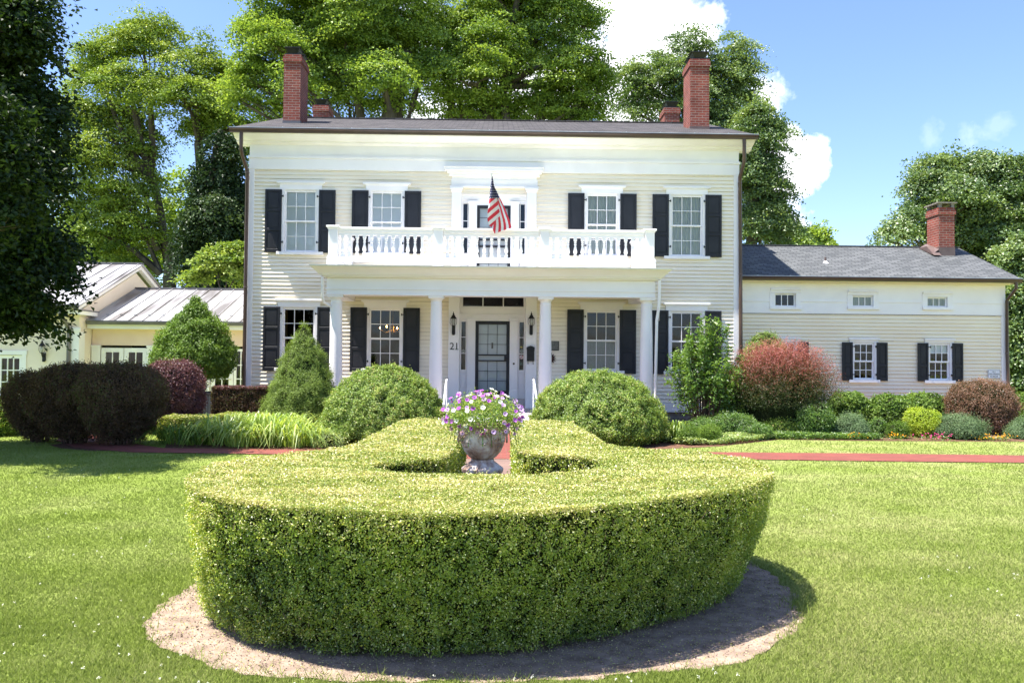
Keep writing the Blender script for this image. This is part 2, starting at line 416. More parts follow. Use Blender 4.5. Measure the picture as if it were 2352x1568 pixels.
class MB:
    def __init__(s): s.v = []; s.f = []; s.m = []; s.mi = 0

    def add(s, vs, fs):
        b = len(s.v); s.v.extend([tuple(map(float, p)) for p in vs])
        for f in fs: s.f.append([b + i for i in f]); s.m.append(s.mi)
        return s

    def box(s, x0, x1, y0, y1, z0, z1):
        if x0 > x1: x0, x1 = x1, x0
        if y0 > y1: y0, y1 = y1, y0
        if z0 > z1: z0, z1 = z1, z0
        return s.add([(x0, y0, z0), (x1, y0, z0), (x1, y1, z0), (x0, y1, z0), (x0, y0, z1), (x1, y0, z1), (x1, y1, z1), (x0, y1, z1)],
                     [(0, 3, 2, 1), (4, 5, 6, 7), (0, 1, 5, 4), (1, 2, 6, 5), (2, 3, 7, 6), (3, 0, 4, 7)])

    def prism_x(s, x0, x1, prof):
        """prof: (y,z) polygon, counter-clockwise seen from +x"""
        n = len(prof)
        vs = [(x0, y, z) for y, z in prof] + [(x1, y, z) for y, z in prof]
        fs = [tuple(range(n))[::-1], tuple(range(n, 2 * n))] + [(i, (i + 1) % n, n + (i + 1) % n, n + i) for i in range(n)]
        return s.add(vs, fs)

    def prism_y(s, y0, y1, prof):
        n = len(prof)
        vs = [(x, y0, z) for x, z in prof] + [(x, y1, z) for x, z in prof]
        fs = [tuple(range(n)), tuple(range(n, 2 * n))[::-1]] + [((i + 1) % n, i, n + i, n + (i + 1) % n) for i in range(n)]
        return s.add(vs, fs)

    def tube(s, pts, rad, n=8, caps=True):
        pts = [np.array(p, dtype=float) for p in pts]
        if isinstance(rad, (int, float)): rad = [rad] * len(pts)
        vs = []; up = np.array([.13, .31, 1.])
        for i, p in enumerate(pts):
            d = pts[min(i + 1, len(pts) - 1)] - pts[max(i - 1, 0)]
            d /= np.linalg.norm(d) + 1e-9
            a = np.cross(d, up if abs(d @ up) < .95 * np.linalg.norm(up) else np.array([1., 0, 0])); a /= np.linalg.norm(a); b = np.cross(d, a)
            for k in range(n):
                t = 2 * math.pi * k / n
                vs.append(p + rad[i] * (math.cos(t) * a + math.sin(t) * b))
        fs = [(i * n + k, i * n + (k + 1) % n, (i + 1) * n + (k + 1) % n, (i + 1) * n + k) for i in range(len(pts) - 1) for k in range(n)]
        if caps: fs += [tuple(range(n))[::-1], tuple((len(pts) - 1) * n + k for k in range(n))]
        return s.add(vs, fs)

    def lathe(s, prof, cx, cy, z0=0, n=16, square=False):
        """prof: (r,z) from bottom to top"""
        vs = []
        for r, z in prof:
            for k in range(n):
                t = 2 * math.pi * (k + .5) / n
                vs.append((cx + r * math.cos(t), cy + r * math.sin(t), z0 + z))
        fs = [(i * n + k, i * n + (k + 1) % n, (i + 1) * n + (k + 1) % n, (i + 1) * n + k) for i in range(len(prof) - 1) for k in range(n)]
        fs += [tuple(range(n))[::-1], tuple((len(prof) - 1) * n + k for k in range(n))]
        return s.add(vs, fs)

    def build(s, name, mat, parent=None, loc=None, smooth=False, bevel=0.0, label=None):
        V = np.array(s.v)
        cnt = [len(f) for f in s.f]; idx = [i for f in s.f for i in f]
        o = mesh_obj(name, V, cnt, idx, mat, parent, loc, s.m, smooth)
        # box-mapped uv in metres
        uv = o.data.uv_layers.new(name='uv')
        out = np.zeros((len(idx), 2), dtype=np.float32); k = 0
        for f in s.f:
            P = V[f]; nrm = np.abs(np.cross(P[1] - P[0], P[2] - P[0])) if len(f) > 2 else np.array([0, 0, 1])
            if nrm[2] >= max(nrm[0], nrm[1]) * 1.01: c = P[:, [0, 1]] * np.array([1, np.linalg.norm(nrm) / max(nrm[2], 1e-9)])
            elif nrm[0] > nrm[1]: c = P[:, [1, 2]]
            else: c = P[:, [0, 2]]
            out[k:k + len(f)] = c; k += len(f)
        uv.data.foreach_set('uv', out.ravel())
        if smooth:
            o.data.polygons.foreach_set('use_smooth', np.array([len(f) <= 4 for f in s.f]))
            if hasattr(o.data, 'set_sharp_from_angle'): o.data.set_sharp_from_angle(angle=R(40))
        if bevel:
            bv = o.modifiers.new('bevel', 'BEVEL'); bv.width = bevel; bv.segments = 1; bv.limit_method = 'ANGLE'; bv.angle_limit = R(50)
        if label: o['label'] = label
        return o


def dup(o, parent=None, loc=None):
    c = o.copy(); C.objects.link(c)
    if parent is not None: c.parent = parent
    if loc is not None: c.location = loc
    for ch in list(o.children): dup(ch, c)
    return c


def text_part(name, txt, size, x, y, z, mat, parent, spacing=1.0, thick=.004):
    cu = bpy.data.curves.new('lettering_curve', 'FONT'); cu.body = txt; cu.size = size; cu.align_x = 'CENTER'; cu.extrude = thick
    cu.space_line = spacing
    tmp = bpy.data.objects.new('lettering_tmp', cu); C.objects.link(tmp)
    me = bpy.data.meshes.new_from_object(tmp); bpy.data.objects.remove(tmp)
    me.name = name; me.materials.clear(); me.materials.append(mat)
    me.transform(Matrix.Translation((x, y, z)) @ Matrix.Rotation(R(90), 4, 'X'))
    me.transform(Matrix.Translation(-Vector(root_loc(parent))))
    o = bpy.data.objects.new(name, me); C.objects.link(o); o.parent = parent
    return o


# ------------------------------------------------------------------ vegetation
def unit(a): return a / (np.linalg.norm(a, axis=-1, keepdims=True) + 1e-9)


def vnoise(P, seed=0):
    """lattice value noise, -1..1"""
    Pi = np.floor(P).astype(np.int64); f = P - Pi; f = f * f * (3 - 2 * f); out = np.zeros(len(P))
    for dx in (0, 1):
        for dy in (0, 1):
            for dz in (0, 1):
                h = (Pi[:, 0] + dx) * 374761393 + (Pi[:, 1] + dy) * 668265263 + (Pi[:, 2] + dz) * 2147483647 + seed * 974711
                h = (h ^ (h >> 13)) * 1274126177; h = (h ^ (h >> 16)) & 0xffff
                w = (f[:, 0] if dx else 1 - f[:, 0]) * (f[:, 1] if dy else 1 - f[:, 1]) * (f[:, 2] if dz else 1 - f[:, 2])
                out += w * (h / 32768.0 - 1)
    return out


def leaf_geo(P, Nn, size, aspect=.6):
    n = len(P); Nn = unit(Nn)
    t = unit(np.cross(Nn, rng.normal(size=(n, 3)))); b = np.cross(Nn, t)
    size = np.broadcast_to(size, (n,))[:, None]
    bend = Nn * size * .10
    V = np.empty((n, 4, 3))
    V[:, 0] = P - t * size * .5 - bend; V[:, 1] = P - b * size * .5 * aspect + bend
    V[:, 2] = P + t * size * .5 - bend; V[:, 3] = P + b * size * .5 * aspect + bend
    return V.reshape(-1, 3)


def leaves(name, P, Nn, size, mat, parent=None, loc=None, aspect=.6, rnd=None, core=None, extra=None):
    """one foliage mesh: every leaf a small folded face; core = (V, faces) of inner twigs"""
    V = leaf_geo(P, Nn, size, aspect); n = len(P)
    idx = np.arange(n * 4); cnt = np.full(n, 4); rr = rng.random(n) if rnd is None else np.clip(rnd, 0, 1)
    mats = [mat] if not isinstance(mat, list) else list(mat)
    mi = np.zeros(n, dtype=int) if extra is None else extra
    if core is not None:
        cv, cf = core
        idx = np.concatenate([idx, np.array([i for f in cf for i in f]) + n * 4]); cnt = np.concatenate([cnt, [len(f) for f in cf]])
        V = np.concatenate([V, cv]); rr = np.concatenate([rr, np.zeros(len(cf))]); mi = np.concatenate([mi, np.full(len(cf), len(mats))])
        mats.append(M['core'])
    return mesh_obj(name, V, cnt, idx, mats, parent, loc, mi, False, rr)


def rev_core(c, prof, sx, sy, k=.86, n=20, amp=.0, seed=0):
    vs = []; fs = []
    for r, z in prof:
        for i in range(n):
            a = 2 * math.pi * i / n
            vs.append((c[0] + max(r * k, .002) * sx * math.cos(a), c[1] + max(r * k, .002) * sy * math.sin(a), c[2] + z))
    for j in range(len(prof) - 1):
        for i in range(n):
            fs.append((j * n + i, j * n + (i + 1) % n, (j + 1) * n + (i + 1) % n, (j + 1) * n + i))
    fs.append(tuple(range(n))[::-1]); fs.append(tuple((len(prof) - 1) * n + i for i in range(n)))
    return np.array(vs), fs


def rev_points(c, prof, n, sx=1, sy=1):
    """random points and outward normals on a turned profile (r,z) list"""
    pr = np.array(prof, dtype=float)
    dl = np.linalg.norm(np.diff(pr, axis=0), axis=1); mr = (pr[1:, 0] + pr[:-1, 0]) / 2 + 1e-3
    w = dl * mr; seg = rng.choice(len(w), n, p=w / w.sum()); t = rng.random(n)
    r = pr[seg, 0] * (1 - t) + pr[seg + 1, 0] * t; z = pr[seg, 1] * (1 - t) + pr[seg + 1, 1] * t
    dr = pr[seg + 1, 0] - pr[seg, 0]; dz = pr[seg + 1, 1] - pr[seg, 1]
    a = rng.random(n) * 2 * math.pi
    P = np.stack([c[0] + r * sx * np.cos(a), c[1] + r * sy * np.sin(a), c[2] + z], 1)
    Nn = unit(np.stack([dz * np.cos(a) / sx, dz * np.sin(a) / sy, -dr], 1))
    return P, Nn


def dome(w, h, z0=.05, sq=2.2, n=12, belly=.25):
    """rounded bush profile, widest at 'belly' of its height"""
    out = []
    zb = z0 + (h - z0) * belly
    for i in range(5):
        t = i / 5; out.append((w * (1 - .28 * (1 - t) ** 2), z0 + (zb - z0) * t))
    for i in range(n + 1):
        t = i / n; a = t * math.pi / 2
        out.append((w * math.cos(a) ** (2 / sq), zb + (h - zb) * math.sin(a) ** (2 / sq)))
    return out


def shrub(name, label, cat, c, prof, mat, n, size, sx=1, sy=1, group=None, tuft=10, tuft_r=.05, amp=.06, freq=3.0, jit=.7,
          aspect=.5, stem=None, core=True, seed=1, shell=.12, rot=None, corek=.84, up=0.0, wild=1.0):
    o = thing(name, label, cat, (c[0], c[1], c[2]), group)
    m = n // tuft
    P0, N0 = rev_points(c, prof, m, sx, sy)
    d = vnoise(P0 * freq, seed) * .6 + vnoise(P0 * freq * 2.3, seed + 5) * .4
    R0 = max(p[0] for p in prof)
    low = vnoise(P0 * (1.1 / max(R0, .3)), seed + 9) * .11 * R0 * wild
    shoot = (rng.random(m) < .05) * rng.random(m) * .13 * min(R0, 1.0) * wild
    P0 = P0 + N0 * (low + shoot + d * amp * 1.0 - rng.random(m) ** 2 * shell * R0)[:, None]
    P = np.repeat(P0, tuft, 0) + rng.normal(size=(m * tuft, 3)) * tuft_r
    Nn = np.repeat(N0, tuft, 0) + rng.normal(size=(m * tuft, 3)) * jit + np.array([0, 0, up])
    keep = P[:, 2] > c[2] + .01
    rr = np.clip(np.repeat(.5 + d * .35, tuft) + rng.normal(size=m * tuft) * .22, 0, 1)
    leaves('foliage', P[keep], Nn[keep], size * (.7 + .6 * rng.random(keep.sum())), mat, o, aspect=aspect, rnd=rr[keep],
           core=rev_core(c, prof, sx, sy, corek) if core else None)
    if stem:
        b = MB(); k, z1, sp = stem
        for i in range(k):
            a = i * 2.4; q = random.uniform(.3, 1)
            b.tube([(c[0] + .3 * sp * q * math.cos(a), c[1] + .3 * sp * q * math.sin(a), c[2] - .02),
                    (c[0] + sp * .5 * q * math.cos(a), c[1] + sp * .5 * q * math.sin(a), c[2] + z1 * .5),
                    (c[0] + sp * q * math.cos(a), c[1] + sp * q * math.sin(a), c[2] + z1)], [.017, .013, .008], 5)
        b.build('stem', M['twig'], o)
    return o


def branch_mesh(b, p0, p1, r0, r1, bend=.12, n=5, seg=6):
    p0 = np.array(p0, float); p1 = np.array(p1, float); d = p1 - p0; Ln = np.linalg.norm(d)
    off = np.array([random.uniform(-1, 1), random.uniform(-1, 1), random.uniform(-.2, 1.0)]) * Ln * bend
    pts = []; rad = []
    for i in range(n + 1):
        t = i / n; pts.append(p0 + d * t + off * math.sin(math.pi * t) + np.array([random.uniform(-1, 1), random.uniform(-1, 1), 0]) * Ln * .012)
        rad.append(r0 + (r1 - r0) * t)
    b.tube(pts, rad, seg)
    return pts


def tree(name, label, base, fork_z, lobes, mat, leaf, n_leaves, trunk_r=.4, spray=.8, flat=.2, group=None, extra_trunks=(), up=.9,
         density_r=.36, lean=(0, 0), per=150, sag=0.0):
    """lobes: list of (x, y, z, rx, ry, rz) masses of foliage; each is filled with flat sprays"""
    o = thing(name, label, 'tree', (base[0], base[1], base[2]), group)
    lobes = np.array(lobes, float)
    w = lobes[:, 3] * lobes[:, 5]; w = w / w.sum()
    ns = max(10, n_leaves // per)
    li = rng.choice(len(lobes), ns, p=w)
    d = unit(rng.normal(size=(ns, 3))); rad = (.2 + 1.12 * rng.random(ns) ** .55)
    SC = lobes[li, :3] + d * rad[:, None] * lobes[li, 3:6]; SC[:, 2] = np.round(SC[:, 2] / (spray * .62) + rng.normal(size=ns) * .22 + vnoise(SC * .25, 17) * 1.5) * spray * .62
    # each clump is a small flat-bottomed tuft, tilted outwards, with leaves on its upper side
    sn = unit(np.array([0, 0, 1.0]) * up + d * np.array([.55, .55, .1]) + rng.normal(size=(ns, 3)) * .2)
    t1 = unit(np.cross(sn, rng.normal(size=(ns, 3)))); t2 = np.cross(sn, t1)
    sr = spray * (.35 + 1.0 * rng.random(ns) ** 1.3); el = .55 + .6 * rng.random(ns)
    cnt_ = np.maximum(8, (per * (sr / spray) ** 2 * 1.35).astype(int)); q = np.repeat(np.arange(ns), cnt_); k = len(q)
    g = unit(rng.normal(size=(k, 3))); g[:, 2] = np.abs(g[:, 2]) * 1.0 - .12; rr_ = rng.random(k) ** .42
    wob = 1 + .5 * vnoise(SC[q] * 3 + g * 2.2, 3)
    P = SC[q] + (t1[q] * g[:, :1] + t2[q] * g[:, 1:2] * el[q][:, None] + sn[q] * g[:, 2:3] * flat * 1.5) * (sr[q] * rr_ * wob)[:, None]
    P[:, 2] -= (g[:, 0] ** 2 + g[:, 1] ** 2) * sr[q] * rr_ ** 2 * (.14 + sag)
    P += rng.normal(size=(k, 3)) * .05 * spray
    Nn = sn[q] * .9 + g * .35 + rng.normal(size=(k, 3)) * .5
    rr = np.clip(.5 + (rng.random(ns)[q] - .5) * .6 + rng.normal(size=k) * .15, 0, 1)
    leaves('crown', P, Nn, leaf * (.7 + .6 * rng.random(k)), mat, o, aspect=.72, rnd=rr)
    b = MB()
    base = np.array(base, float); fork = np.array([base[0] + lean[0], base[1] + lean[1], fork_z])
    branch_mesh(b, base - np.array([0, 0, .2]), fork, trunk_r, trunk_r * .72, .03, 6, 10)
    for (bx, by, fx, fy, fz, tr) in extra_trunks:
        branch_mesh(b, (bx, by, -.1), (fx, fy, fz), tr, tr * .6, .04, 6, 9)
    for L_ in lobes:
        c = L_[:3]
        r0 = trunk_r * (.28 + .25 * random.random()) * min(1.4, .5 + L_[3] / 3)
        starts = [fork] + [np.array([e[2], e[3], e[4]]) for e in extra_trunks]
        s0 = min(starts, key=lambda s: np.linalg.norm(s[:2] - c[:2]))
        if c[2] < s0[2]: s0 = base + (s0 - base) * max(.25, (c[2] / max(s0[2], .1)) * .75)
        branch_mesh(b, s0, c, r0, r0 * .3, .10, 6, 6)
        for _ in range(5):
            dd = unit(rng.normal(size=3)); dd[2] = abs(dd[2]) * .7
            m0 = s0 + (c - s0) * random.uniform(.55, 1)
            branch_mesh(b, m0, c + dd * L_[3:6] * .8, r0 * .3, r0 * .07, .1, 4, 4)
    b.build('trunk', M['bark'], o, smooth=True)
    return o


def lobes_px(lst, Y):
    """(px, py, half width px, half height px, dY) -> lobes standing round distance Y"""
    out = []
    for (px, py, rw, rh, dy) in lst:
        p = at(px, py, Y + dy); s = (Y + dy) / FPX * .86
        out.append((p[0], p[1], p[2], rw * s, max(rw, rh) * s * .9, rh * s))
    return out


def inpoly(X, Y, poly):
    ins = np.zeros(len(X), dtype=bool); n = len(poly)
    for i in range(n):
        x0, y0 = poly[i]; x1, y1 = poly[(i + 1) % n]
        c = ((y0 > Y) != (y1 > Y)) & (X < (x1 - x0) * (Y - y0) / (y1 - y0 + 1e-12) + x0)
        ins ^= c
    return ins


def smooth_poly(pts, it=2):
    p = np.array(pts, float)
    for _ in range(it):
        nx = np.roll(p, -1, 0); p = np.stack([p * .75 + nx * .25, p * .25 + nx * .75], 1).reshape(-1, 2)
    return p


def sheet(name, poly, z, mat):
    b = MB(); b.add([(x, y, z) for x, y in poly], [tuple(range(len(poly)))])
    o = b.build(name, mat); o['kind'] = 'structure'
    return o

# ------------------------------------------------------------------ the setting
PATH_N = [(-60, 14.2), (-9.9, 21.0), (-9.5, 18.6), (-8.6, 16.4), (-7.6, 15.1), (-6.3, 14.4), (-2.5, 14.15), (2.5, 14.05), (6.3, 13.8), (8.84, 13.7), (60, 12.2)]
PATH_F = [(60, 13.4), (9.56, 14.83), (6.87, 15.0), (4.4, 15.03), (1.6, 15.05), (-2.5, 15.0), (-6.0, 15.1), (-7.0, 16.0), (-7.7, 17.8), (-8.1, 21.0), (-60, 15.4)]
PATH = PATH_N[1:] + PATH_F[:-1]
WALK = [(-.48, 13.7), (.40, 13.7), (.42, 15.0), (.9, 19.4), (-1.1, 19.4), (-.48, 15.0)]
PAVE = [(.40, 13.698), (-.48, 13.698), (-.36, 10.7), (-.34, 9.0), (-.34, 6.3), (-.9, 6.2), (-.95, 5.7), (0, 5.4), (.75, 5.7), (.8, 6.2), (.22, 6.5), (.24, 9.0), (.28, 10.7)]
DIRT = smooth_poly([(-2.22, 5.3), (-2.10, 5.9), (-2.15, 6.6), (-1.5, 7.6), (-1.5, 13.6), (1.25, 13.6), (1.25, 7.7), (2.0, 7.1), (2.12, 6.3), (2.08, 5.6), (1.95, 5.1), (1.6, 4.72),
                    (1.25, 4.45), (.75, 4.27), (.25, 4.20), (-.3, 4.19), (-.8, 4.2), (-1.2, 4.27), (-1.65, 4.5), (-1.98, 4.85)], 2)
_q = np.vstack([DIRT, DIRT[:1]]); _s = np.concatenate([[0], np.cumsum(np.linalg.norm(np.diff(_q, axis=0), axis=1))]); _t = np.arange(0, _s[-1], .05)
DIRT = np.stack([np.interp(_t, _s, _q[:, 0]), np.interp(_t, _s, _q[:, 1])], 1)
_a = np.arctan2(DIRT[:, 1] - 6, DIRT[:, 0])
DIRT = DIRT + (vnoise(np.stack([DIRT[:, 0] * 4, DIRT[:, 1] * 4, _a], 1), 3) * .05 + vnoise(np.stack([DIRT[:, 0] * 13, DIRT[:, 1] * 13, _a], 1), 5) * .03 + vnoise(np.stack([DIRT[:, 0] * 31, DIRT[:, 1] * 31, _a], 1), 6) * .02)[:, None] * unit(DIRT - np.array([0, 6.0]))
BED_R = [(.75, 15.45), (2.0, 15.2), (3.3, 15.65), (4.4, 16.2), (5.3, 17.0), (6.1, 17.75), (8.0, 17.6), (11.4, 17.65), (15.5, 17.5), (16.5, 23.4), (.95, 22.6)]
BED_L = [(-6.0, 15.15), (-3.0, 15.1), (-.95, 15.4), (-1.1, 22.6), (-7.3, 26), (-7.3, 19)]
BED_P = [(-8.3, 15.6), (-7.8, 15.0), (-7.0, 14.6), (-6.5, 14.7), (-6.8, 15.6), (-7.9, 16.8)]

b = MB(); b.add([(-300, -60, 0), (300, -60, 0), (300, 400, 0), (-300, 400, 0)], [(0, 1, 2, 3)])
g_ = b.build('ground', M['ground']); g_['kind'] = 'structure'
sheet('soil_bed', DIRT, .008, M['soil'])
for bd in (BED_R, BED_L, BED_P): sheet('mulch_bed', bd, .006, M['mulch'])
o = sheet('brick_path', PATH, .014, M['path'])
o = sheet('brick_path', WALK, .020, M['path'])
o = sheet('paved_path', PAVE, .016, M['paver'])

HEDGE = [(0, 4.12), (.4, 4.22), (.86, 4.47), (1.31, 4.82), (1.69, 5.2), (1.93, 5.65), (2.03, 6.2), (1.95, 6.75), (1.7, 7.05), (1.35, 7.25), (1.05, 7.5), (.99, 8.5), (.97, 9.6), (.96, 10.75),
         (.21, 10.75), (.19, 9.2), (.17, 7.8), (.17, 6.86), (.5, 6.6), (.76, 6.42), (.8, 6.22), (.75, 5.95), (.6, 5.7), (.3, 5.56), (-.1, 5.52), (-.45, 5.55), (-.75, 5.67), (-.9, 5.9),
         (-.83, 6.15), (-.6, 6.33), (-.38, 6.44), (-.35, 7.2), (-.35, 8.6), (-.35, 9.6), (-.36, 10.75), (-1.19, 10.8), (-1.21, 9.6), (-1.23, 8.4), (-1.26, 7.4), (-1.43, 6.88), (-1.8, 6.5), (-2.02, 5.95), (-1.98, 5.3),
         (-1.76, 4.8), (-1.48, 4.46), (-1.15, 4.25), (-.8, 4.14), (-.4, 4.09)]
HH = .87


def resample(p, step):
    p = np.array(p, float); q = np.vstack([p, p[:1]]); dl = np.linalg.norm(np.diff(q, axis=0), axis=1); s = np.concatenate([[0], np.cumsum(dl)])
    n = int(s[-1] / step); t = np.arange(n) / n * s[-1]
    return np.stack([np.interp(t, s, q[:, 0]), np.interp(t, s, q[:, 1])], 1)


def build_lawn_grass():
    n = 640000
    u = rng.random(n); Y = 1 / (1 / 3.7 - u * (1 / 3.7 - 1 / 19.0))
    X = (rng.random(n) * 2 - 1) * (Y * .68 + .8)
    keep = ~inpoly(X, Y, DIRT)
    edge = vnoise(np.stack([X * 5, Y * 5, X * 0], 1), 9) * .06
    for pl in (PATH, BED_R, BED_L, BED_P, WALK): keep &= ~inpoly(X, Y + edge * .5, pl)
    X, Y = X[keep], Y[keep]
    m = 5200; ii = rng.integers(0, len(DIRT), m); cl = vnoise(np.column_stack([DIRT[ii] * 3, ii * 0.]), 41) > -.05
    rx = DIRT[ii] + rng.normal(size=(m, 2)) * .035; ok_ = cl & (rx[:, 1] < 7.4); X = np.concatenate([X, rx[ok_, 0]]); Y = np.concatenate([Y, rx[ok_, 1]]); nrim = int(ok_.sum())
    n = len(X)
    # a few weeds and tufts creeping over the rim of the bare soil
    h = (.011 + .014 * rng.random(n)) * (1 + .35 * vnoise(np.stack([X * 2, Y * 2, X * 0], 1), 4)) * (1 + Y * .02)
    h[-nrim:] = .03 + .05 * rng.random(nrim) ** 2
    w = .0014 * (1 + Y * .30)
    a = rng.random(n) * 2 * math.pi
    ln = h * (.3 + .9 * rng.random(n)); b2 = rng.random(n) * 2 * math.pi
    V = np.empty((n, 3, 3))
    V[:, 0] = np.stack([X - w * np.cos(a), Y - w * np.sin(a), np.zeros(n)], 1)
    V[:, 1] = np.stack([X + w * np.cos(a), Y + w * np.sin(a), np.zeros(n)], 1)
    V[:, 2] = np.stack([X + ln * np.cos(b2), Y + ln * np.sin(b2), h], 1)
    o = mesh_obj('grass', V.reshape(-1, 3), np.full(n, 3), np.arange(3 * n), M['blade'], rnd=rng.random(n))
    tag(o, 'short mown lawn grass with paler dry patches around the boxwood hedge', 'grass', kind='stuff')
    # clover heads
    k = 520; Y = 1 / (1 / 3.9 - rng.random(k) * (1 / 3.9 - 1 / 13.0)); X = (rng.random(k) * 2 - 1) * (Y * .66)
    keep = ~inpoly(X, Y, DIRT)
    for pl in (PATH, WALK): keep &= ~inpoly(X, Y, pl)
    keep &= (vnoise(np.stack([X * .8, Y * .8, X * 0], 1), 21) + .35 * (X < 0)) > .05
    X, Y = X[keep], Y[keep]; k = len(X)
    P = np.repeat(np.stack([X, Y, np.full(k, .034)], 1), 9, 0) + rng.normal(size=(k * 9, 3)) * .0035
    o = leaves('clover_flowers', P, rng.normal(size=(k * 9, 3)) + np.array([0, 0, 1.2]), .007, M['p_white'], aspect=.8)
    tag(o, 'small white clover heads dotted over the lawn', 'clover', kind='stuff')
    # clippings on the soil
    k = 16000; X = rng.uniform(-2.4, 2.2, k); Y = rng.uniform(4.1, 7.2, k); kp = inpoly(X, Y, DIRT); X, Y = X[kp], Y[kp]; k = len(X)
    o = leaves('hedge_clippings', np.stack([X, Y, np.full(k, .013)], 1), rng.normal(size=(k, 3)) * .35 + np.array([0, 0, 1]), .007 + .006 * rng.random(k), M['l_boxtop'], rnd=.5 + .45 * rng.random(k))
    k = 20000; X = rng.uniform(-2.4, 2.2, k); Y = rng.uniform(4.1, 6.8, k); kp = inpoly(X, Y, DIRT); X, Y = X[kp], Y[kp]; k = len(X)
    V = leaf_geo(np.stack([X, Y, np.full(k, .011)], 1), rng.normal(size=(k, 3)) * .8 + np.array([0, 0, 1]), .006 + .012 * rng.random(k) ** 2, .8)
    c_ = mesh_obj('soil_crumbs', V, np.full(k, 4), np.arange(k * 4), M['soil']); tag(c_, 'loose crumbs and chips of soil round the foot of the hedge', 'soil', kind='stuff')
    tag(o, 'dry leaf clippings scattered on the bare soil under the hedge', 'leaf litter', kind='stuff')


def build_hedge():
    H = resample(smooth_poly(HEDGE, 1), .05)
    nx = np.roll(H, -1, 0) - np.roll(H, 1, 0); nn = unit(np.stack([nx[:, 1], -nx[:, 0]], 1))
    front = np.clip(-(nn[:, 1]), 0, 1)

    def inset(z, i):   # lean of the sides: foot drawn in under the shoulder
        t = np.clip((HH - z) / HH, 0, 1)
        outer = (H[i, 1] < 7.4) & (np.hypot(H[i, 0], H[i, 1] - 5.9) > 1.25)
        return np.where(outer, (t ** 1.5) * (.20 + .22 * front[i]) * (1 - .45 * np.clip(-nn[i, 0], 0, 1)), .02 * t)
    root = thing('hedge', 'large clipped boxwood hedge shaped like a keyhole ring around the stone urn', 'hedge', (0, 6, 0))
    # inner body
    lv = [.05, .2, .35, .5, .65, .8, .84]; vs = []; n = len(H); ar = np.arange(n)
    out_ = np.where((H[:, 1] < 7.4) & (np.hypot(H[:, 0], H[:, 1] - 5.9) > 1.25), .075, .04)
    for z in lv:
        q = H - nn * (inset(np.full(n, z), ar) + out_ + (0 if z < .84 else .02))[:, None]
        vs.append(np.column_stack([q, np.full(n, min(z, HH - .04))]))
    V = np.vstack(vs); fs = [(j * n + i, j * n + (i + 1) % n, (j + 1) * n + (i + 1) % n, (j + 1) * n + i) for j in range(len(lv) - 1) for i in range(n)]
    fs.append(tuple((len(lv) - 1) * n + i for i in range(n)))
    # sides
    ns = 46000; TF = 8
    near = 1 / np.maximum(H[:, 1], 4) ** 1.1 * np.where(nn[:, 1] > .3, .45, 1.0); w = near / near.sum()
    i = rng.choice(n, ns, p=w); t = rng.random(ns); H2 = np.roll(H, -1, 0)
    xy = H[i] * (1 - t)[:, None] + H2[i] * t[:, None]; z = .03 + (HH - .05) * rng.random(ns)
    i = np.repeat(i, TF); t = np.repeat(t, TF); z = np.repeat(z, TF); xy = np.repeat(xy, TF, 0); gdep = np.repeat(rng.random(ns) ** 1.6 * .045, TF); gcol = np.repeat(rng.normal(size=ns) * .13, TF); ns = ns * TF
    nrm3 = np.column_stack([nn[i], np.zeros(ns)]); jt = rng.normal(size=(ns, 3)) * .0125
    P = np.column_stack([xy, z]) + jt; z = np.clip(P[:, 2], .02, HH); bump = vnoise(P * 9, 2) * .016 + vnoise(P * np.array([3, 3, 2.]), 6) * .022
    hole = (vnoise(P * 14, 31) > .62) | (vnoise(P * np.array([5, 5, 2.5]), 77) + .6 * vnoise(P * 13, 78) > .85)
    d = inset(z, i) - bump + gdep + rng.random(ns) * .02 + hole * .03
    # rounded shoulder
    d += np.clip((z - (HH - .05)) / .05, 0, 1) ** 2 * .03
    P[:, :2] -= nn[i] * d[:, None]
    Nn = np.column_stack([nn[i], np.full(ns, .25)]) + rng.normal(size=(ns, 3)) * .75
    size = (.008 + .013 * rng.random(ns) ** 1.6) * np.clip(P[:, 1] / 5.5, .85, 1.7)
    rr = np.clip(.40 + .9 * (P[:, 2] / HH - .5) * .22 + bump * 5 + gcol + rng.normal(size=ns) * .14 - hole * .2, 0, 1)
    dead = rng.random(ns) < .05; rr[dead] = 1
    # top
    nt = 620000; Y = 1 / (1 / 4.05 - rng.random(nt) * (1 / 4.05 - 1 / 10.85)); X = rng.uniform(-2.1, 2.1, nt)
    k = inpoly(X, Y, H[::2]); X, Y = X[k], Y[k]; nt = len(X)
    hz = vnoise(np.stack([X * 2.2, Y * 2.2, X * 0], 1), 8) * .012 + vnoise(np.stack([X * 9, Y * 9, X * 0], 1), 12) * .010
    up_ = (rng.random(nt) < .05) * np.clip(vnoise(np.stack([X * 6, Y * 6, X * 0], 1), 55) + .3, 0, 1) * rng.random(nt) * .04
    T = np.column_stack([X, Y, HH + hz + up_ - rng.random(nt) ** 1.6 * .035])
    TN = np.array([0, 0, 1.0]) + rng.normal(size=(nt, 3)) * .55
    ts = (.008 + .011 * rng.random(nt) ** 1.5) * np.clip(Y / 5.5, .85, 1.9)
    streak = vnoise(np.stack([X * 2.5, Y * 7, X * 0], 1), 14)
    tr = np.clip(.58 + streak * .16 + hz * 6 + rng.normal(size=nt) * .26, 0, 1)
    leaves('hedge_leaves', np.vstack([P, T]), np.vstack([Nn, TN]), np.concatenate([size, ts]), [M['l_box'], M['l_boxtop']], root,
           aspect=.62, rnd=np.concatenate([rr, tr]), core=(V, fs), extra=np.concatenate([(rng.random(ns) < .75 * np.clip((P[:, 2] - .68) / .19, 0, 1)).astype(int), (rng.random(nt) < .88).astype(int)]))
    tw = MB()
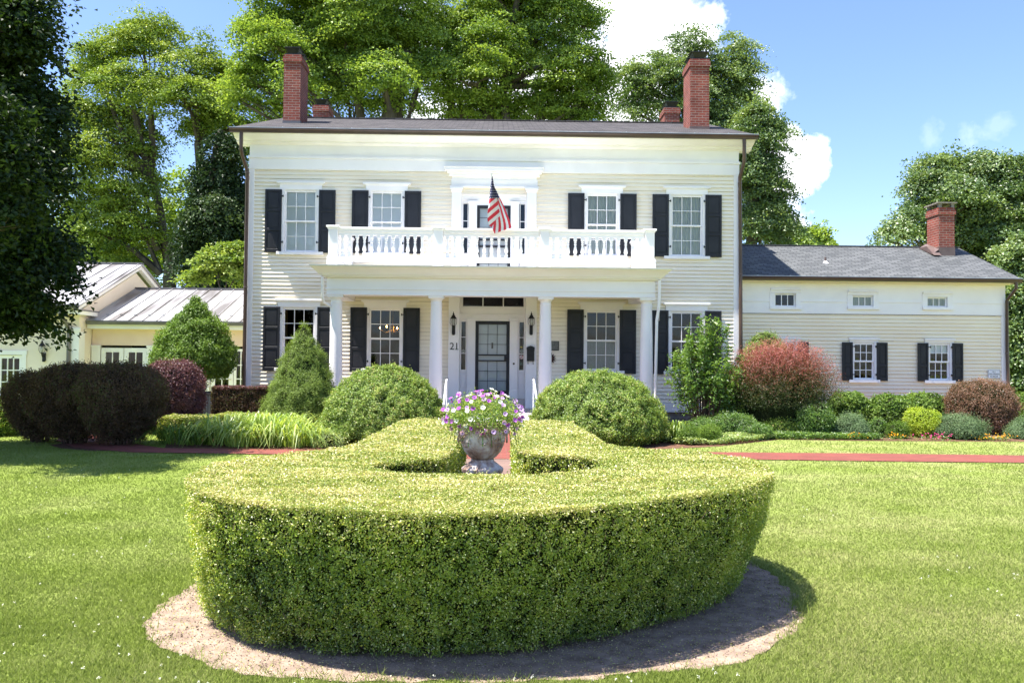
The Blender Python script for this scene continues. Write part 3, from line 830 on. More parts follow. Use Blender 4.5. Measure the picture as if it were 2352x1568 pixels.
    for _ in range(900):
        j = random.randrange(n)
        if H[j, 1] > 7.0: continue
        z0 = random.uniform(.08, .8); dd = float(inset(np.array([z0]), np.array([j]))[0]); q = H[j] - nn[j] * (dd + .02); tg = np.array([-nn[j, 1], nn[j, 0]]) * random.uniform(-.05, .05); ln = random.uniform(.03, .09)
        e = q + tg + nn[j] * random.uniform(.0, .03); tw.tube([(q[0], q[1], z0), ((q[0] + e[0]) / 2 + .004, (q[1] + e[1]) / 2, z0 + ln * .55), (e[0], e[1], z0 + ln)], [.0016, .0013, .0008], 4)
    tw.build('twigs', vary('bare_box_twigs', (.22, .16, .10), (.34, .26, .17), .9, 9), root)['kind'] = 'stuff'


build_lawn_grass()
build_hedge()

# ------------------------------------------------------------------ the house
house = thing('house', 'large cream clapboard house with white columned porch, black shutters and lower side wings', 'house', (0, 22.6, 0))
WY = 22.6
XL, XR = -6.76, 6.64


def siding(b, x0, x1, z0, z1, Y, opens, step=.104, lip=.027):
    z = z0; k = 0
    while z < z1 - .005:
        zt = min(z + step, z1); zm = (z + zt) / 2
        cuts = sorted([(a, c) for (a, c, e, f) in opens if e < zm < f]); segs = []; x = x0
        for a, c in cuts:
            if a > x: segs.append((x, a))
            x = max(x, c)
        if x < x1: segs.append((x, x1))
        for a, c in segs:
            # board joints every few metres, each board a hair out of true
            nb = max(1, int((c - a) / 3.4)); xs = [a] + [a + (c - a) * (i + random.uniform(-.3, .3)) / nb for i in range(1, nb)] + [c]
            for p, q in zip(xs[:-1], xs[1:]):
                e = random.uniform(-.0025, .0025); l = lip + random.uniform(-.003, .004)
                zl = z + e + .009
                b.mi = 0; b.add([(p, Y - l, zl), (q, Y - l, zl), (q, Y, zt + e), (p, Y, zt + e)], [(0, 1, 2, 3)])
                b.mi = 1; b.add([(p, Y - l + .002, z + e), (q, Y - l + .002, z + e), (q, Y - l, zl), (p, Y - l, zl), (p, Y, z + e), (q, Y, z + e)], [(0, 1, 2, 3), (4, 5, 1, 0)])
        z = zt


def muntin_sash(b, x0, x1, z0, z1, Y, cols, rows, fr=.045, mu=.018, th=.03):
    b.box(x0, x0 + fr, Y, Y + th, z0, z1); b.box(x1 - fr, x1, Y, Y + th, z0, z1)
    b.box(x0 + fr, x1 - fr, Y, Y + th, z0, z0 + fr); b.box(x0 + fr, x1 - fr, Y, Y + th, z1 - fr, z1)
    ax, bx, az, bz = x0 + fr, x1 - fr, z0 + fr, z1 - fr
    for i in range(1, cols):
        x = ax + (bx - ax) * i / cols; b.box(x - mu / 2, x + mu / 2, Y + .005, Y + th - .003, az, bz)
    for j in range(1, rows):
        z = az + (bz - az) * j / rows
        for i in range(cols):
            xa = ax + (bx - ax) * i / cols + (mu / 2 if i else 0); xb = ax + (bx - ax) * (i + 1) / cols - (mu / 2 if i < cols - 1 else 0)
            b.box(xa, xb, Y + .006, Y + th - .004, z - mu / 2, z + mu / 2)


def pane(parent, x0, x1, z0, z1, Y):
    b = MB(); b.add([(x0, Y, z0), (x1, Y, z0), (x1, Y, z1), (x0, Y, z1)], [(0, 1, 2, 3)]); return b.build('glass', M['glass'], parent)


def window(c, w, z0, z1, Y, cas=.14, cols=3, rows=2, head=.24, hw=.09, blind=None, mat=None, sillw=.06, sashes=2, open_gap=0):
    x0, x1 = c - w / 2, c + w / 2; mat = mat or M['white_b']
    b = MB(); f = Y - .045
    b.box(x0 - cas, x0, f, Y + .12, z0, z1 + .02); b.box(x1, x1 + cas, f, Y + .12, z0, z1 + .02)
    b.box(x0, x1, f + .012, Y + .12, z1, z1 + .02)
    win = b.build('window', mat, house)
    h = MB()
    if head:
        h.box(x0 - cas, x1 + cas, f - .006, Y + .02, z1 + .022, z1 + head - .05)
        h.box(x0 - hw - cas * .9, x1 + hw + cas * .9, f - .045, Y + .02, z1 + head - .049, z1 + head)
        h.box(x0 - hw * .6 - cas * .9, x1 + hw * .6 + cas * .9, f - .025, Y + .02, z1 + head - .075, z1 + head - .05)
        h.build('header', mat, win, bevel=.004)
    s = MB(); s.box(x0 - cas - sillw, x1 + cas + sillw, f - .045, Y + .1, z0 - .085, z0 - .002); s.build('sill', mat, win, bevel=.005)
    if sashes == 2:
        zm = (z0 + z1) / 2
        b = MB(); muntin_sash(b, x0 + .003, x1 - .003, zm - .02, z1 - .003, Y - .01, cols, rows); b.build('sash', mat, win)
        b = MB(); muntin_sash(b, x0 + .004, x1 - .004, z0 + .003, zm + .021, Y + .024, cols, rows); b.build('sash', mat, win)
        pane(win, x0 + .04, x1 - .04, zm + .02, z1 - .04, Y + .012); pane(win, x0 + .04, x1 - .04, z0 + .04, zm - .02, Y + .044)
    else:
        b = MB(); muntin_sash(b, x0 + .003, x1 - .003, z0 + .003, z1 - .003, Y + .03, cols, rows, .035, .022); b.build('sash', mat, win)
        pane(win, x0 + .03, x1 - .03, z0 + .03, z1 - .03, Y + .048)
    if blind:
        zb = z1 - (z1 - z0) * blind[0]; b = MB()
        if blind[1] == 'slat':
            z = z1
            while z > zb:
                b.add([(x0, Y + .10, z - .022), (x1, Y + .10, z - .022), (x1, Y + .118, z), (x0, Y + .118, z)], [(0, 1, 2, 3)]); z -= .026
            b.build('blind', M['blind'], win)
        elif blind[1] == 'curtain':
            n = 40; vs = []; fs = []
            for i in range(n + 1):
                x = x0 + w * i / n; y = Y + .075 + .012 * math.sin(i * 1.9); vs += [(x, y, zb), (x, y, z1)]
            fs = [(2 * i, 2 * i + 2, 2 * i + 3, 2 * i + 1) for i in range(n)]
            b.add(vs, fs); b.build('curtain', M['curtain'], win)
        else:
            b.box(x0, x1, Y + .060, Y + .064, zb, z1); b.build('blind', M['blind'], win)
    return win


def shutter(x0, x1, z0, z1, Y, side, panels=3, tilt=.012):
    """panelled shutter with rails; side = -1/+1 where the hinges are"""
    b = MB(); f = .055; t0, t1 = Y - .035, Y
    b.box(x0, x0 + f, t0, t1, z0, z1); b.box(x1 - f, x1, t0, t1, z0, z1)
    hs = [z0, z0 + (z1 - z0) * (.40 if panels == 2 else .36), z1] if panels == 2 else [z0, z0 + (z1 - z0) * .36, z0 + (z1 - z0) * .67, z1]
    b.box(x0 + f, x1 - f, t0, t1, z0, z0 + .10); b.box(x0 + f, x1 - f, t0, t1, z1 - .06, z1)
    for z in hs[1:-1]: b.box(x0 + f, x1 - f, t0, t1, z - .035, z + .035)
    b.box(x0 + f, x1 - f, t1 - .018, t1 - .004, z0 + .1, z1 - .06)
    # raised field of each panel
    ed = [z0 + .10] + [z for z in hs[1:-1]] + [z1 - .06]
    for a, c in zip(ed[:-1], ed[1:]):
        lo = a + (.035 if a != ed[0] else 0); hi = c - (.035 if c != ed[-1] else 0)
        b.box(x0 + f + .03, x1 - f - .03, t1 - .027, t1 - .018, lo + .03, hi - .03)
    o = b.build('shutter', M['black'], house, bevel=.004)
    for z in (z0 + .27 * (z1 - z0) * .6, z1 - .18 * (z1 - z0) * .6):
        h = MB(); x = x1 if side > 0 else x0
        h.box(x - .02 * side, x + .055 * side, Y - .048, Y - .036, z - .012, z + .012); h.box(x + .03 * side, x + .055 * side, Y - .07, Y - .048, z - .03, z + .03)
        h.build('hinge', M['iron'], o)
    return o


WX = [-5.37, -3.03, 2.88, 5.22]
opens = []
for c in WX:
    opens += [(c - .50, c + .50, 4.55, 6.29), (c - .50, c + .50, 1.39, 3.08)]
opens += [(-1.04, .84, .38, 3.5), (-1.0, .82, 4.0, 6.3)]
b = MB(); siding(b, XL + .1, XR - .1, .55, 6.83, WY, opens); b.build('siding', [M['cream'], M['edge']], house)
b = MB()
for x0, x1 in ((XL - .02, XL + .12), (XR - .12, XR + .02)):
    b = MB(); b.box(x0, x1, WY - .035, WY + .2, .40, 6.83); b.build('corner_board', M['white'], house)
b = MB(); b.box(XL, -1.32, WY - .03, WY + .05, .36, .55); b.box(1.12, XR, WY - .03, WY + .05, .36, .55)
b.box(XL - .02, XR + .02, WY - .05, WY + .05, .30, .36); b.build('water_table', M['white'], house)
b = MB(); b.box(XL + .03, XR - .03, WY + .02, WY + .4, -.1, .30); b.build('foundation', M['stone'], house)
# frieze, mouldings and crown
b = MB(); b.box(XL - .03, XR + .03, WY - .045, WY + .1, 6.83, 7.13)
b.box(XL - .05, XR + .05, WY - .075, WY + .1, 7.13, 7.20)
b.box(XL - .02, XR + .02, WY - .03, WY + .1, 7.20, 7.50); b.build('frieze', M['white'], house, bevel=.006)
b = MB()
b.prism_x(XL - .34, XR + .34, [(WY - .03, 7.50), (WY + .2, 7.50), (WY + .2, 7.72), (WY - .50, 7.72), (WY - .50, 7.69), (WY - .42, 7.66), (WY - .30, 7.60), (WY - .16, 7.58), (WY - .16, 7.545), (WY - .08, 7.53)])
b.build('cornice', M['white_b'], house)
# side and back walls, floors, inner partitions
b = MB(); BY = 33.2
for x0, x1 in ((XL, XL + .12), (XR - .12, XR)): b.box(x0, x1, WY + .201, BY, .30, 7.5)
b.box(XL, XR, BY, BY + .12, .30, 7.5)
b.prism_x(XL + .01, XL + .1, [(WY, 7.5), (BY, 7.5), (27.5, 9.4)]); b.prism_x(XR - .1, XR - .01, [(WY, 7.5), (BY, 7.5), (27.5, 9.4)])
b.build('side_wall', M['cream'], house)
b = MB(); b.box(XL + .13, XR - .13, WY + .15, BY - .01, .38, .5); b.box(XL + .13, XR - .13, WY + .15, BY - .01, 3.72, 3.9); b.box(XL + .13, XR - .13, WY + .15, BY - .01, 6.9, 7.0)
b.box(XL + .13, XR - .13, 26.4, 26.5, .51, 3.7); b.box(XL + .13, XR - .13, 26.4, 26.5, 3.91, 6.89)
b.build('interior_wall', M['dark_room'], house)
# roof
b = MB(); e0, e1 = XL - .40, XR + .38; ry, rz = 27.5, 9.70; ez = 7.83
b.prism_x(e0, e1, [(22.08, ez), (ry, rz), (BY + .6, ez), (BY + .6, ez - .07), (ry, rz - .07), (22.08, ez - .08)])
b.build('roof', M['shingle'], house)
b = MB(); b.box(e0, e1, ry - .12, ry + .12, rz - .02, rz + .018); b.build('ridge_cap', M['shingle'], house)
b = MB(); b.prism_x(e0 + .02, e1 - .02, [(22.16, 7.722), (22.60, 7.722), (22.60, 7.97), (22.16, 7.80)]); b.build('fascia', M['bronze'], house)


def gutter(x0, x1, y, z, s=1.0, mat='bronze'):
    b = MB(); b.prism_x(x0, x1, [(y + .12 * s, z - .11 * s), (y + .12 * s, z), (y + .11 * s, z), (y + .11 * s, z - .09 * s), (y + .03 * s, z - .09 * s), (y + .012 * s, z), (y, z), (y - .01 * s, z - .03 * s), (y + .02 * s, z - .06 * s), (y + .03 * s, z - .11 * s)])
    g = b.build('gutter', M[mat], house)
    b = MB(); b.box(x0 - .002, x1 + .002, y - .012, y + .006, z + .001, z + .016); b.build('gutter_rim', M['gutter_top'] if mat == 'bronze' else M['tin_dark'], g)
    x = x0 + .5
    while x < x1: b = MB(); b.box(x - .014, x + .014, y - .006, y + .10, z + .017, z + .030); b.build('gutter_strap', M['gutter_top'], g); x += .92
    return g


gutter(e0 - .01, e1 + .01, 22.0, 7.81)


def spout(pts, r=.042, mat='bronze'):
    b = MB(); b.tube(pts, r, 8); o = b.build('downspout', M[mat], house, smooth=True)
    for p in pts[4:]: c = MB(); c.tube([(p[0], p[1], p[2] - .015), (p[0], p[1], p[2] + .015)], r * 1.15, 8); c.build('pipe_collar', M['white'] if mat == 'white' else M['copper'], o)
    return o


spout([(XL - .10, 22.07, 7.70), (XL - .10, 22.07, 7.25), (XL - .11, 22.2, 7.12), (XL - .08, 22.42, 6.9), (XL - .05, 22.5, 6.72), (XL - .05, 22.5, 3.6), (XL - .05, 22.5, .75)], .05)
spout([(XR + .02, 22.07, 7.70), (XR + .02, 22.07, 7.1), (XR + .0, 22.18, 6.95), (XR + .0, 22.40, 6.75), (XR + .03, 22.5, 6.6), (XR + .05, 22.5, 4.1), (XR + .07, 22.5, .4)], .05)

# windows and shutters of the main front
for i, c in enumerate(WX):
    window(c, .87, 4.58, 6.26, WY, blind=(1.0, 'flat') if i < 2 else (1.0, 'curtain'))
    window(c, .87, 1.42, 3.05, WY, blind=[None, None, (.48, 'none'), None][i] if i != 2 else None)
    dx = .03 if i in (1, 2) else 0
    for s in (-1, 1):
        a, d = (c - .955 + dx * .5, c - .505 + dx * .5) if s < 0 else (c + .505 - dx * .3, c + .955 - dx * .3)
        shutter(a, d, 4.555, 6.275, WY - .05, -s, 3 if i in (0, 3) else 2)
        shutter(a, d, 1.335, 3.08, WY - .05, -s, 3)
b = MB(); z = 2.24
while z > 1.45:
    b.add([(2.88 - .42, WY + .10, z - .02), (2.88 + .42, WY + .10, z - .02), (2.88 + .42, WY + .115, z), (2.88 - .42, WY + .115, z)], [(0, 1, 2, 3)]); z -= .03
b.build('venetian_blind', M['curtain'], house)
# chandelier seen through the dining room window
ch = thing('chandelier', 'lit chandelier with small bulbs glowing behind a ground floor window', 'chandelier', (-3.05, 24.4, 2.7))
b = MB(); b.tube([(-3.05, 24.4, 3.68), (-3.05, 24.4, 2.55)], .015, 6); b.lathe([(.01, -.2), (.05, -.15), (.03, -.05), (.05, .02), (.01, .06)], -3.05, 24.4, 2.62, 10)
BX = [(-.37, 0), (-.18, .04), (.13, 0), (.36, .01), (-.2, -.1), (.1, -.06)]
for dx, dz in BX: b.tube([(-3.05, 24.4, 2.55), (-3.05 + dx * .6, 24.4 + .1, 2.47), (-3.05 + dx, 24.4, 2.56 + dz)], .008, 5)
b.build('chandelier_frame', M['gold'], ch)
for dx, dz in BX[:4]:
    b = MB(); b.lathe([(.006, 0), (.02, .02), (.016, .045), (.004, .07)], -3.05 + dx, 24.4, 2.57 + dz, 8); b.build('bulb', M['bulb'], ch)

# entrance bay
Y2 = 22.9
for x0, x1 in ((-1.30, -1.0), (.80, 1.10)):
    b = MB(); b.box(x0, x1, 22.46, Y2 + .1, .38, 3.44); b.build('door_pilaster', M['white'], house, bevel=.006)
b = MB()
b.box(-1.0, .80, Y2, Y2 + .12, 2.76, 3.12); b.box(-1.0, .80, Y2 - .03, Y2, 2.93, 2.96)
b.box(-1.0, -.93, Y2 - .1, Y2 + .1, 3.12, 3.44); b.box(.75, .80, Y2 - .1, Y2 + .1, 3.12, 3.44); b.box(-1.0, .80, Y2 - .1, Y2 + .1, 3.42, 3.60)
b.box(-.93, .75, Y2 - .04, Y2 + .1, 3.121, 3.165)
for x in (-.375, .19): b.box(x - .015, x + .015, Y2, Y2 + .05, 3.165, 3.42)
for s0, s1, g0, g1 in ((-1.0, -.80, -.965, -.845), (.60, .80, .645, .765)):
    b.box(s0, g0, Y2 - .01, Y2 + .1, 1.41, 2.76); b.box(g1, s1, Y2 - .01, Y2 + .1, 1.41, 2.76)
    b.box(g0, g1, Y2, Y2 + .04, 1.85, 1.87); b.box(g0, g1, Y2, Y2 + .04, 2.30, 2.32)
    b.box(g0, g1, Y2 - .01, Y2 + .1, 2.735, 2.76)
    b.box(s0, s1, Y2 - .03, Y2 + .1, 1.33, 1.41); b.box(s0, s1, Y2 - .005, Y2 + .1, .61, 1.33); b.box(s0 + .04, s1 - .04, Y2 - .02, Y2 - .005, .92, 1.27)
b.box(-.80, -.575, Y2 - .07, Y2 + .08, .61, 2.76); b.box(.375, .60, Y2 - .07, Y2 + .08, .61, 2.76)
b.box(-.82, -.56, Y2 - .09, Y2 + .08, 2.76, 2.83); b.box(.36, .62, Y2 - .09, Y2 + .08, 2.76, 2.83)
b.box(-.81, -.57, Y2 - .085, Y2 - .07, .612, .86); b.box(.37, .61, Y2 - .085, Y2 - .07, .612, .86)
ds = b.build('door_surround', M['white'], house, bevel=.004)
pane(ds, -.965, -.845, 1.41, 2.735, Y2 + .025); pane(ds, .645, .765, 1.41, 2.735, Y2 + .025); pane(ds, -.93, .75, 3.165, 3.42, Y2 + .025)
b = MB(); b.box(-1.0, .80, 22.55, Y2 + .1, .38, .605); b.build('threshold', M['floor'], house)
# storm door with the panelled inner door behind
b = MB(); x0, x1, z0, z1 = -.57, .37, .612, 2.745; f = .085
b.box(x0, x0 + f, Y2 - .03, Y2 + .02, z0, z1); b.box(x1 - f, x1, Y2 - .03, Y2 + .02, z0, z1); b.box(x0 + f, x1 - f, Y2 - .03, Y2 + .02, z1 - .08, z1)
b.box(x0 + f, x1 - f, Y2 - .03, Y2 + .02, z0, z0 + .22); b.box(x0 + f, x1 - f, Y2 - .03, Y2 + .02, 1.80, 1.84); b.box(x0 + f, x1 - f, Y2 - .03, Y2 + .02, 1.645, 1.68)
b.box(x1 - f - .06, x1 - f, Y2 - .035, Y2 + .02, 1.68, 1.80)
for i in (1, 2):
    x = x0 + f + (x1 - x0 - 2 * f) * i / 3
    b.box(x - .006, x + .006, Y2 - .015, Y2, 1.84, z1 - .08); b.box(x - .006, x + .006, Y2 - .015, Y2, z0 + .22, 1.645)
for za, zb in ((1.84, z1 - .08), (z0 + .22, 1.645)):
    for j in (1, 2):
        z = za + (zb - za) * j / 3; b.box(x0 + f, x1 - f, Y2 - .014, Y2 - .001, z - .006, z + .006)
door = b.build('door', M['black'], house, bevel=.003)
pane(door, x0 + f, x1 - f, z0 + .22, z1 - .08, Y2 + .005)
b = MB(); b.box(x0 + .02, x1 - .02, Y2 + .08, Y2 + .1, z0, z1); b.box(x0 + .14, x1 - .14, Y2 + .07, Y2 + .08, z0 + .2, 1.5); b.box(x0 + .14, x1 - .14, Y2 + .07, Y2 + .08, 1.72, z1 - .2)
b.build('inner_door', vary('inner_door_paint', (.52, .54, .54), (.6, .62, .62), .5, 2), door)
b = MB(); b.box(-.13, -.08, Y2 + .05, Y2 + .07, 2.0, 2.16); b.build('knocker', M['iron'], door)
b = MB(); b.tube([(x1 - .04, Y2 - .03, 1.72), (x1 - .04, Y2 - .09, 1.72)], .012, 6); b.tube([(x1 - .04, Y2 - .085, 1.72), (x1 - .14, Y2 - .085, 1.71)], .010, 6); b.build('door_handle', M['iron'], door)

# porch
PX0, PX1 = -4.17, 3.92
b = MB(); b.box(-4.35, 4.1, 20.15, WY - .06, .26, .38); pf = b.build('porch_floor', M['floor'], house)
b = MB(); b.box(-4.33, 4.08, 20.13, 20.149, .2, .376); b.box(-4.3, 4.05, 20.2, 20.25, -.02, .2); b.build('porch_skirt', M['white'], house)
b = MB(); b.box(-1.15, .95, 19.75, 20.12, -.02, .24); b.box(-1.15, .95, 19.40, 19.745, -.02, .12); b.build('porch_step', M['white'], house, bevel=.008)
colx = [-3.955, -1.49, 1.22, 3.74]
first = None
for cx in colx:
    if first is None:
        b = MB(); z0 = .38
        b.box(cx - .20, cx + .20, 20.3, 20.7, z0, z0 + .06)
        pr = [(.19, .061), (.20, .08), (.19, .11), (.168, .13), (.166, .5)]
        for i in range(1, 8): t = i / 7; pr.append((.166 - .03 * t ** 1.4, .5 + 2.15 * t))
        pr += [(.136, 2.655), (.147, 2.66), (.147, 2.685), (.136, 2.69), (.136, 2.75), (.16, 2.78), (.172, 2.80)]
        b.lathe(pr, cx, 20.5, z0, 28)
        first = b.build('column', M['white'], house, smooth=True)
        a = MB(); a.box(cx - .19, cx + .19, 20.31, 20.69, z0 + 2.801, z0 + 2.86); a.build('capital', M['white'], first, bevel=.004)
        c0 = cx
    else:
        dup(first, house, (cx - c0, 0, 0))
b = MB()   # entablature beam on three sides
b.box(PX0, PX1, 20.32, 20.68, 3.24, 3.66); b.box(PX0, PX0 + .32, 20.68, WY - .02, 3.24, 3.66); b.box(PX1 - .32, PX1, 20.68, WY - .02, 3.24, 3.66)
b.box(PX0 - .02, PX1 + .02, 20.30, 20.32, 3.37, 3.40); b.box(PX0 - .025, PX1 + .025, 20.295, 20.32, 3.24, 3.262)
b.box(PX0 + .32, PX1 - .32, 20.68, WY - .02, 3.58, 3.62)
b.build('entablature', M['white'], house, bevel=.004)
b = MB()
def ring(z0, z1, d):
    b.box(PX0 - d, PX1 + d, 20.3 - d, WY - .02, z0, z1)
ring(3.661, 3.69, .06); ring(3.691, 3.725, .13)
yc0, yc1 = .17, .34
vs = []
for (d, z) in ((.17, 3.7255), (.19, 3.76), (.27, 3.84), (.33, 3.885), (.34, 3.91)):
    vs += [(PX0 - d, 20.3 - d, z), (PX1 + d, 20.3 - d, z), (PX1 + d, WY - .02, z), (PX0 - d, WY - .02, z)]
fs = [(0, 3, 2, 1), (16, 17, 18, 19)]
for k in range(4):
    for i in range(4): fs.append((4 * k + i, 4 * k + (i + 1) % 4, 4 * k + 4 + (i + 1) % 4, 4 * k + 4 + i))
b.add(vs, fs); b.build('porch_cornice', M['white'], house)
b = MB(); n = 40; vs = []
for i in range(n + 1):
    x = PX0 - .36 + (PX1 - PX0 + .72) * i / n; w_ = random.uniform(-.008, .01); vs += [(x, 19.93 + w_, 3.905 + w_ * .6), (x, 19.92 + w_, 3.935), (x, WY - .02, 3.96)]
fs = [(3 * i, 3 * i + 3, 3 * i + 4, 3 * i + 1) for i in range(n)] + [(3 * i + 1, 3 * i + 4, 3 * i + 5, 3 * i + 2) for i in range(n)]
b.add(vs, fs); b.build('porch_roof', M['sign'], house)
for x, s in ((PX0 + .02, -1), (PX1 - .04, 1)):
    xx = x + s * .10
    if s < 0: spout([(xx, 20.2, 3.67), (xx, 20.2, 3.2), (xx + .02, 20.3, 3.05), (xx + .17, 20.45, 2.95), (xx + .18, 20.45, 2.8), (xx + .18, 20.47, .45)], .034, 'white')
    else: spout([(xx + .02, 20.2, 3.67), (xx + .02, 20.2, 3.2), (xx + .01, 20.25, 2.95), (xx - .02, 20.3, 2.7), (xx - .06, 20.3, .30)], .036, 'white')
    if s > 0:
        b = MB(); b.tube([(xx, 20.2, 3.0), (xx + .08, 20.6, 2.98), (xx + .2, 21.2, 2.93), (xx + .45, 22.45, 2.8)], .02, 6); b.build('pipe_brace', M['white'], house)
# balcony: posts, rails and turned balusters
postx = [-4.04, -1.45, 1.18, 3.79]; PY = 20.45


def post(cx, cy):
    b = MB(); b.box(cx - .135, cx + .135, cy - .135, cy + .135, 3.93, 4.20)
    b.add([(cx - .11, cy - .11, 4.20), (cx + .11, cy - .11, 4.20), (cx + .11, cy + .11, 4.20), (cx - .11, cy + .11, 4.20),
           (cx - .115, cy - .115, 4.86), (cx + .115, cy - .115, 4.86), (cx + .115, cy + .115, 4.86), (cx - .115, cy + .115, 4.86)],
          [(0, 1, 5, 4), (1, 2, 6, 5), (2, 3, 7, 6), (3, 0, 4, 7)])
    b.box(cx - .13, cx + .13, cy - .13, cy + .13, 4.861, 4.90); b.box(cx - .16, cx + .16, cy - .16, cy + .16, 4.901, 4.95)
    o = b.build('balcony_post', M['white'], house, bevel=.006); return o


for x in postx: post(x, PY)
for x in (postx[0], postx[3]): post(x, 22.45)
b = MB()
for a, d in zip(postx[:-1], postx[1:]):
    a += .12; d -= .12
    for z0, z1, w_ in ((4.865, 4.92, .09), (4.80, 4.864, .065), (4.72, 4.799, .04), (4.155, 4.20, .075), (4.08, 4.154, .055)): b.box(a, d, PY - w_, PY + w_, z0, z1)
for x in (postx[0], postx[3]):
    for z0, z1, w_ in ((4.865, 4.92, .09), (4.80, 4.864, .065), (4.72, 4.799, .04), (4.155, 4.20, .075), (4.08, 4.154, .055)): b.box(x - w_, x + w_, PY + .13, 22.31, z0, z1)
b.build('balcony_rail', M['white'], house, bevel=.005)
b = MB(); cx = postx[0] + .3
b.box(cx - .042, cx + .042, PY - .042, PY + .042, 4.2, 4.27)
b.lathe([(.03, 4.27), (.042, 4.285), (.03, 4.30), (.026, 4.31), (.045, 4.345), (.05, 4.375), (.043, 4.42), (.027, 4.50), (.022, 4.54), (.034, 4.55), (.034, 4.565), (.022, 4.575), (.022, 4.59),
         (.034, 4.60), (.034, 4.615), (.022, 4.625), (.04, 4.645), (.04, 4.66)], cx, PY, 0, 12)
b.box(cx - .04, cx + .04, PY - .04, PY + .04, 4.66, 4.72)
bal0 = b.build('baluster', M['white'], house, smooth=True); used = False
for a, d in zip(postx[:-1], postx[1:]):
    for i in range(13):
        x = a + .135 + (d - a - .27) * (i + .5) / 13
        if not used: bal0.location = (x - cx, 0, 0); used = True
        else: dup(bal0, house, (x - cx, 0, 0))
for x in (postx[0], postx[3]):
    for i in range(9): dup(bal0, house, (x - cx, .24 + .19 * i, 0))

# door surround on the balcony
b = MB(); f = WY - .05
b.box(-1.27, 1.10, f, WY + .05, 6.42, 6.62); b.box(-1.30, 1.13, f - .03, WY, 6.40, 6.45); b.box(-1.25, 1.08, f + .01, WY + .05, 6.621, 6.76)
b.box(-1.33, 1.16, f - .06, WY, 6.70, 6.78); b.box(-1.38, 1.21, f - .13, WY, 6.781, 6.83); b.box(-1.44, 1.24, f - .2, WY, 6.831, 6.91); b.box(-1.46, 1.26, f - .22, WY, 6.911, 6.935)
for a in (-1.25, .81):
    b.box(a, a + .26, f - .03, WY + .2, 4.0, 6.28); b.box(a - .02, a + .28, f - .05, WY + .1, 6.281, 6.34); b.box(a - .05, a + .31, f - .08, WY + .1, 6.341, 6.40)
b.box(-.99, .81, WY + .1, WY + .3, 6.08, 6.42); b.box(-.99, .81, WY + .05, WY + .1, 6.22, 6.30); b.box(-.99, .81, WY + .0, WY + .1, 6.36, 6.42)
Y3 = WY + .13
for a, g0, g1, d in ((-.99, -.94, -.82, -.80), (.62, .64, .76, .81)):
    b.box(a, g0, Y3, Y3 + .1, 3.95, 6.08); b.box(g1, d, Y3, Y3 + .1, 3.95, 6.08); b.box(g0, g1, Y3 + .002, Y3 + .1, 5.99, 6.08); b.box(g0, g1, Y3 + .002, Y3 + .1, 3.95, 4.62)
    b.box(g0, g1, Y3 + .01, Y3 + .04, 5.50, 5.52); b.box(g0, g1, Y3 + .01, Y3 + .04, 5.05, 5.07)
for a in (-.79, .37): b.box(a, a + .23, Y3 - .06, Y3 + .1, 3.95, 6.0); b.box(a - .02, a + .25, Y3 - .09, Y3 + .1, 6.0, 6.06)
b.box(-.56, .37, Y3 - .01, Y3 + .1, 5.94, 6.08)
us = b.build('balcony_door_surround', M['white'], house, bevel=.004)
pane(us, -.94, -.82, 4.62, 5.99, Y3 + .03); pane(us, .64, .76, 4.62, 5.99, Y3 + .03)
b = MB(); x0, x1, z0, z1 = -.555, .365, 3.97, 5.94; f = .075
b.box(x0, x0 + f, Y3 - .02, Y3 + .02, z0, z1); b.box(x1 - f, x1, Y3 - .02, Y3 + .02, z0, z1); b.box(x0 + f, x1 - f, Y3 - .02, Y3 + .02, z1 - .08, z1)
b.box(x0 + f, x1 - f, Y3 - .02, Y3 + .02, z0, z0 + .08); b.box(x0 + f, x1 - f, Y3 - .02, Y3 + .02, 4.78, 4.84); b.box(x0 + f, x1 - f, Y3 - .02, Y3 + .02, 4.97, 5.02)
for i in (1, 2):
    x = x0 + f + (x1 - x0 - 2 * f) * i / 3; b.box(x - .006, x + .006, Y3 - .012, Y3 + .003, z0 + .08, 4.78); b.box(x - .006, x + .006, Y3 - .012, Y3 + .003, 5.02, z1 - .08)
for z in (4.32, 5.33, 5.60): b.box(x0 + f, x1 - f, Y3 - .011, Y3 + .002, z - .006, z + .006)
ud = b.build('balcony_door', M['black'], house, bevel=.003)
pane(ud, x0 + f, x1 - f, z0 + .08, z1 - .08, Y3 + .01)
b = MB(); b.box(x0 + .02, x1 - .02, Y3 + .07, Y3 + .09, z0, z1); b.box(x0 + .15, x1 - .15, Y3 + .06, Y3 + .07, z0 + .2, z1 - .3); b.build('inner_door', M['blind'], ud)

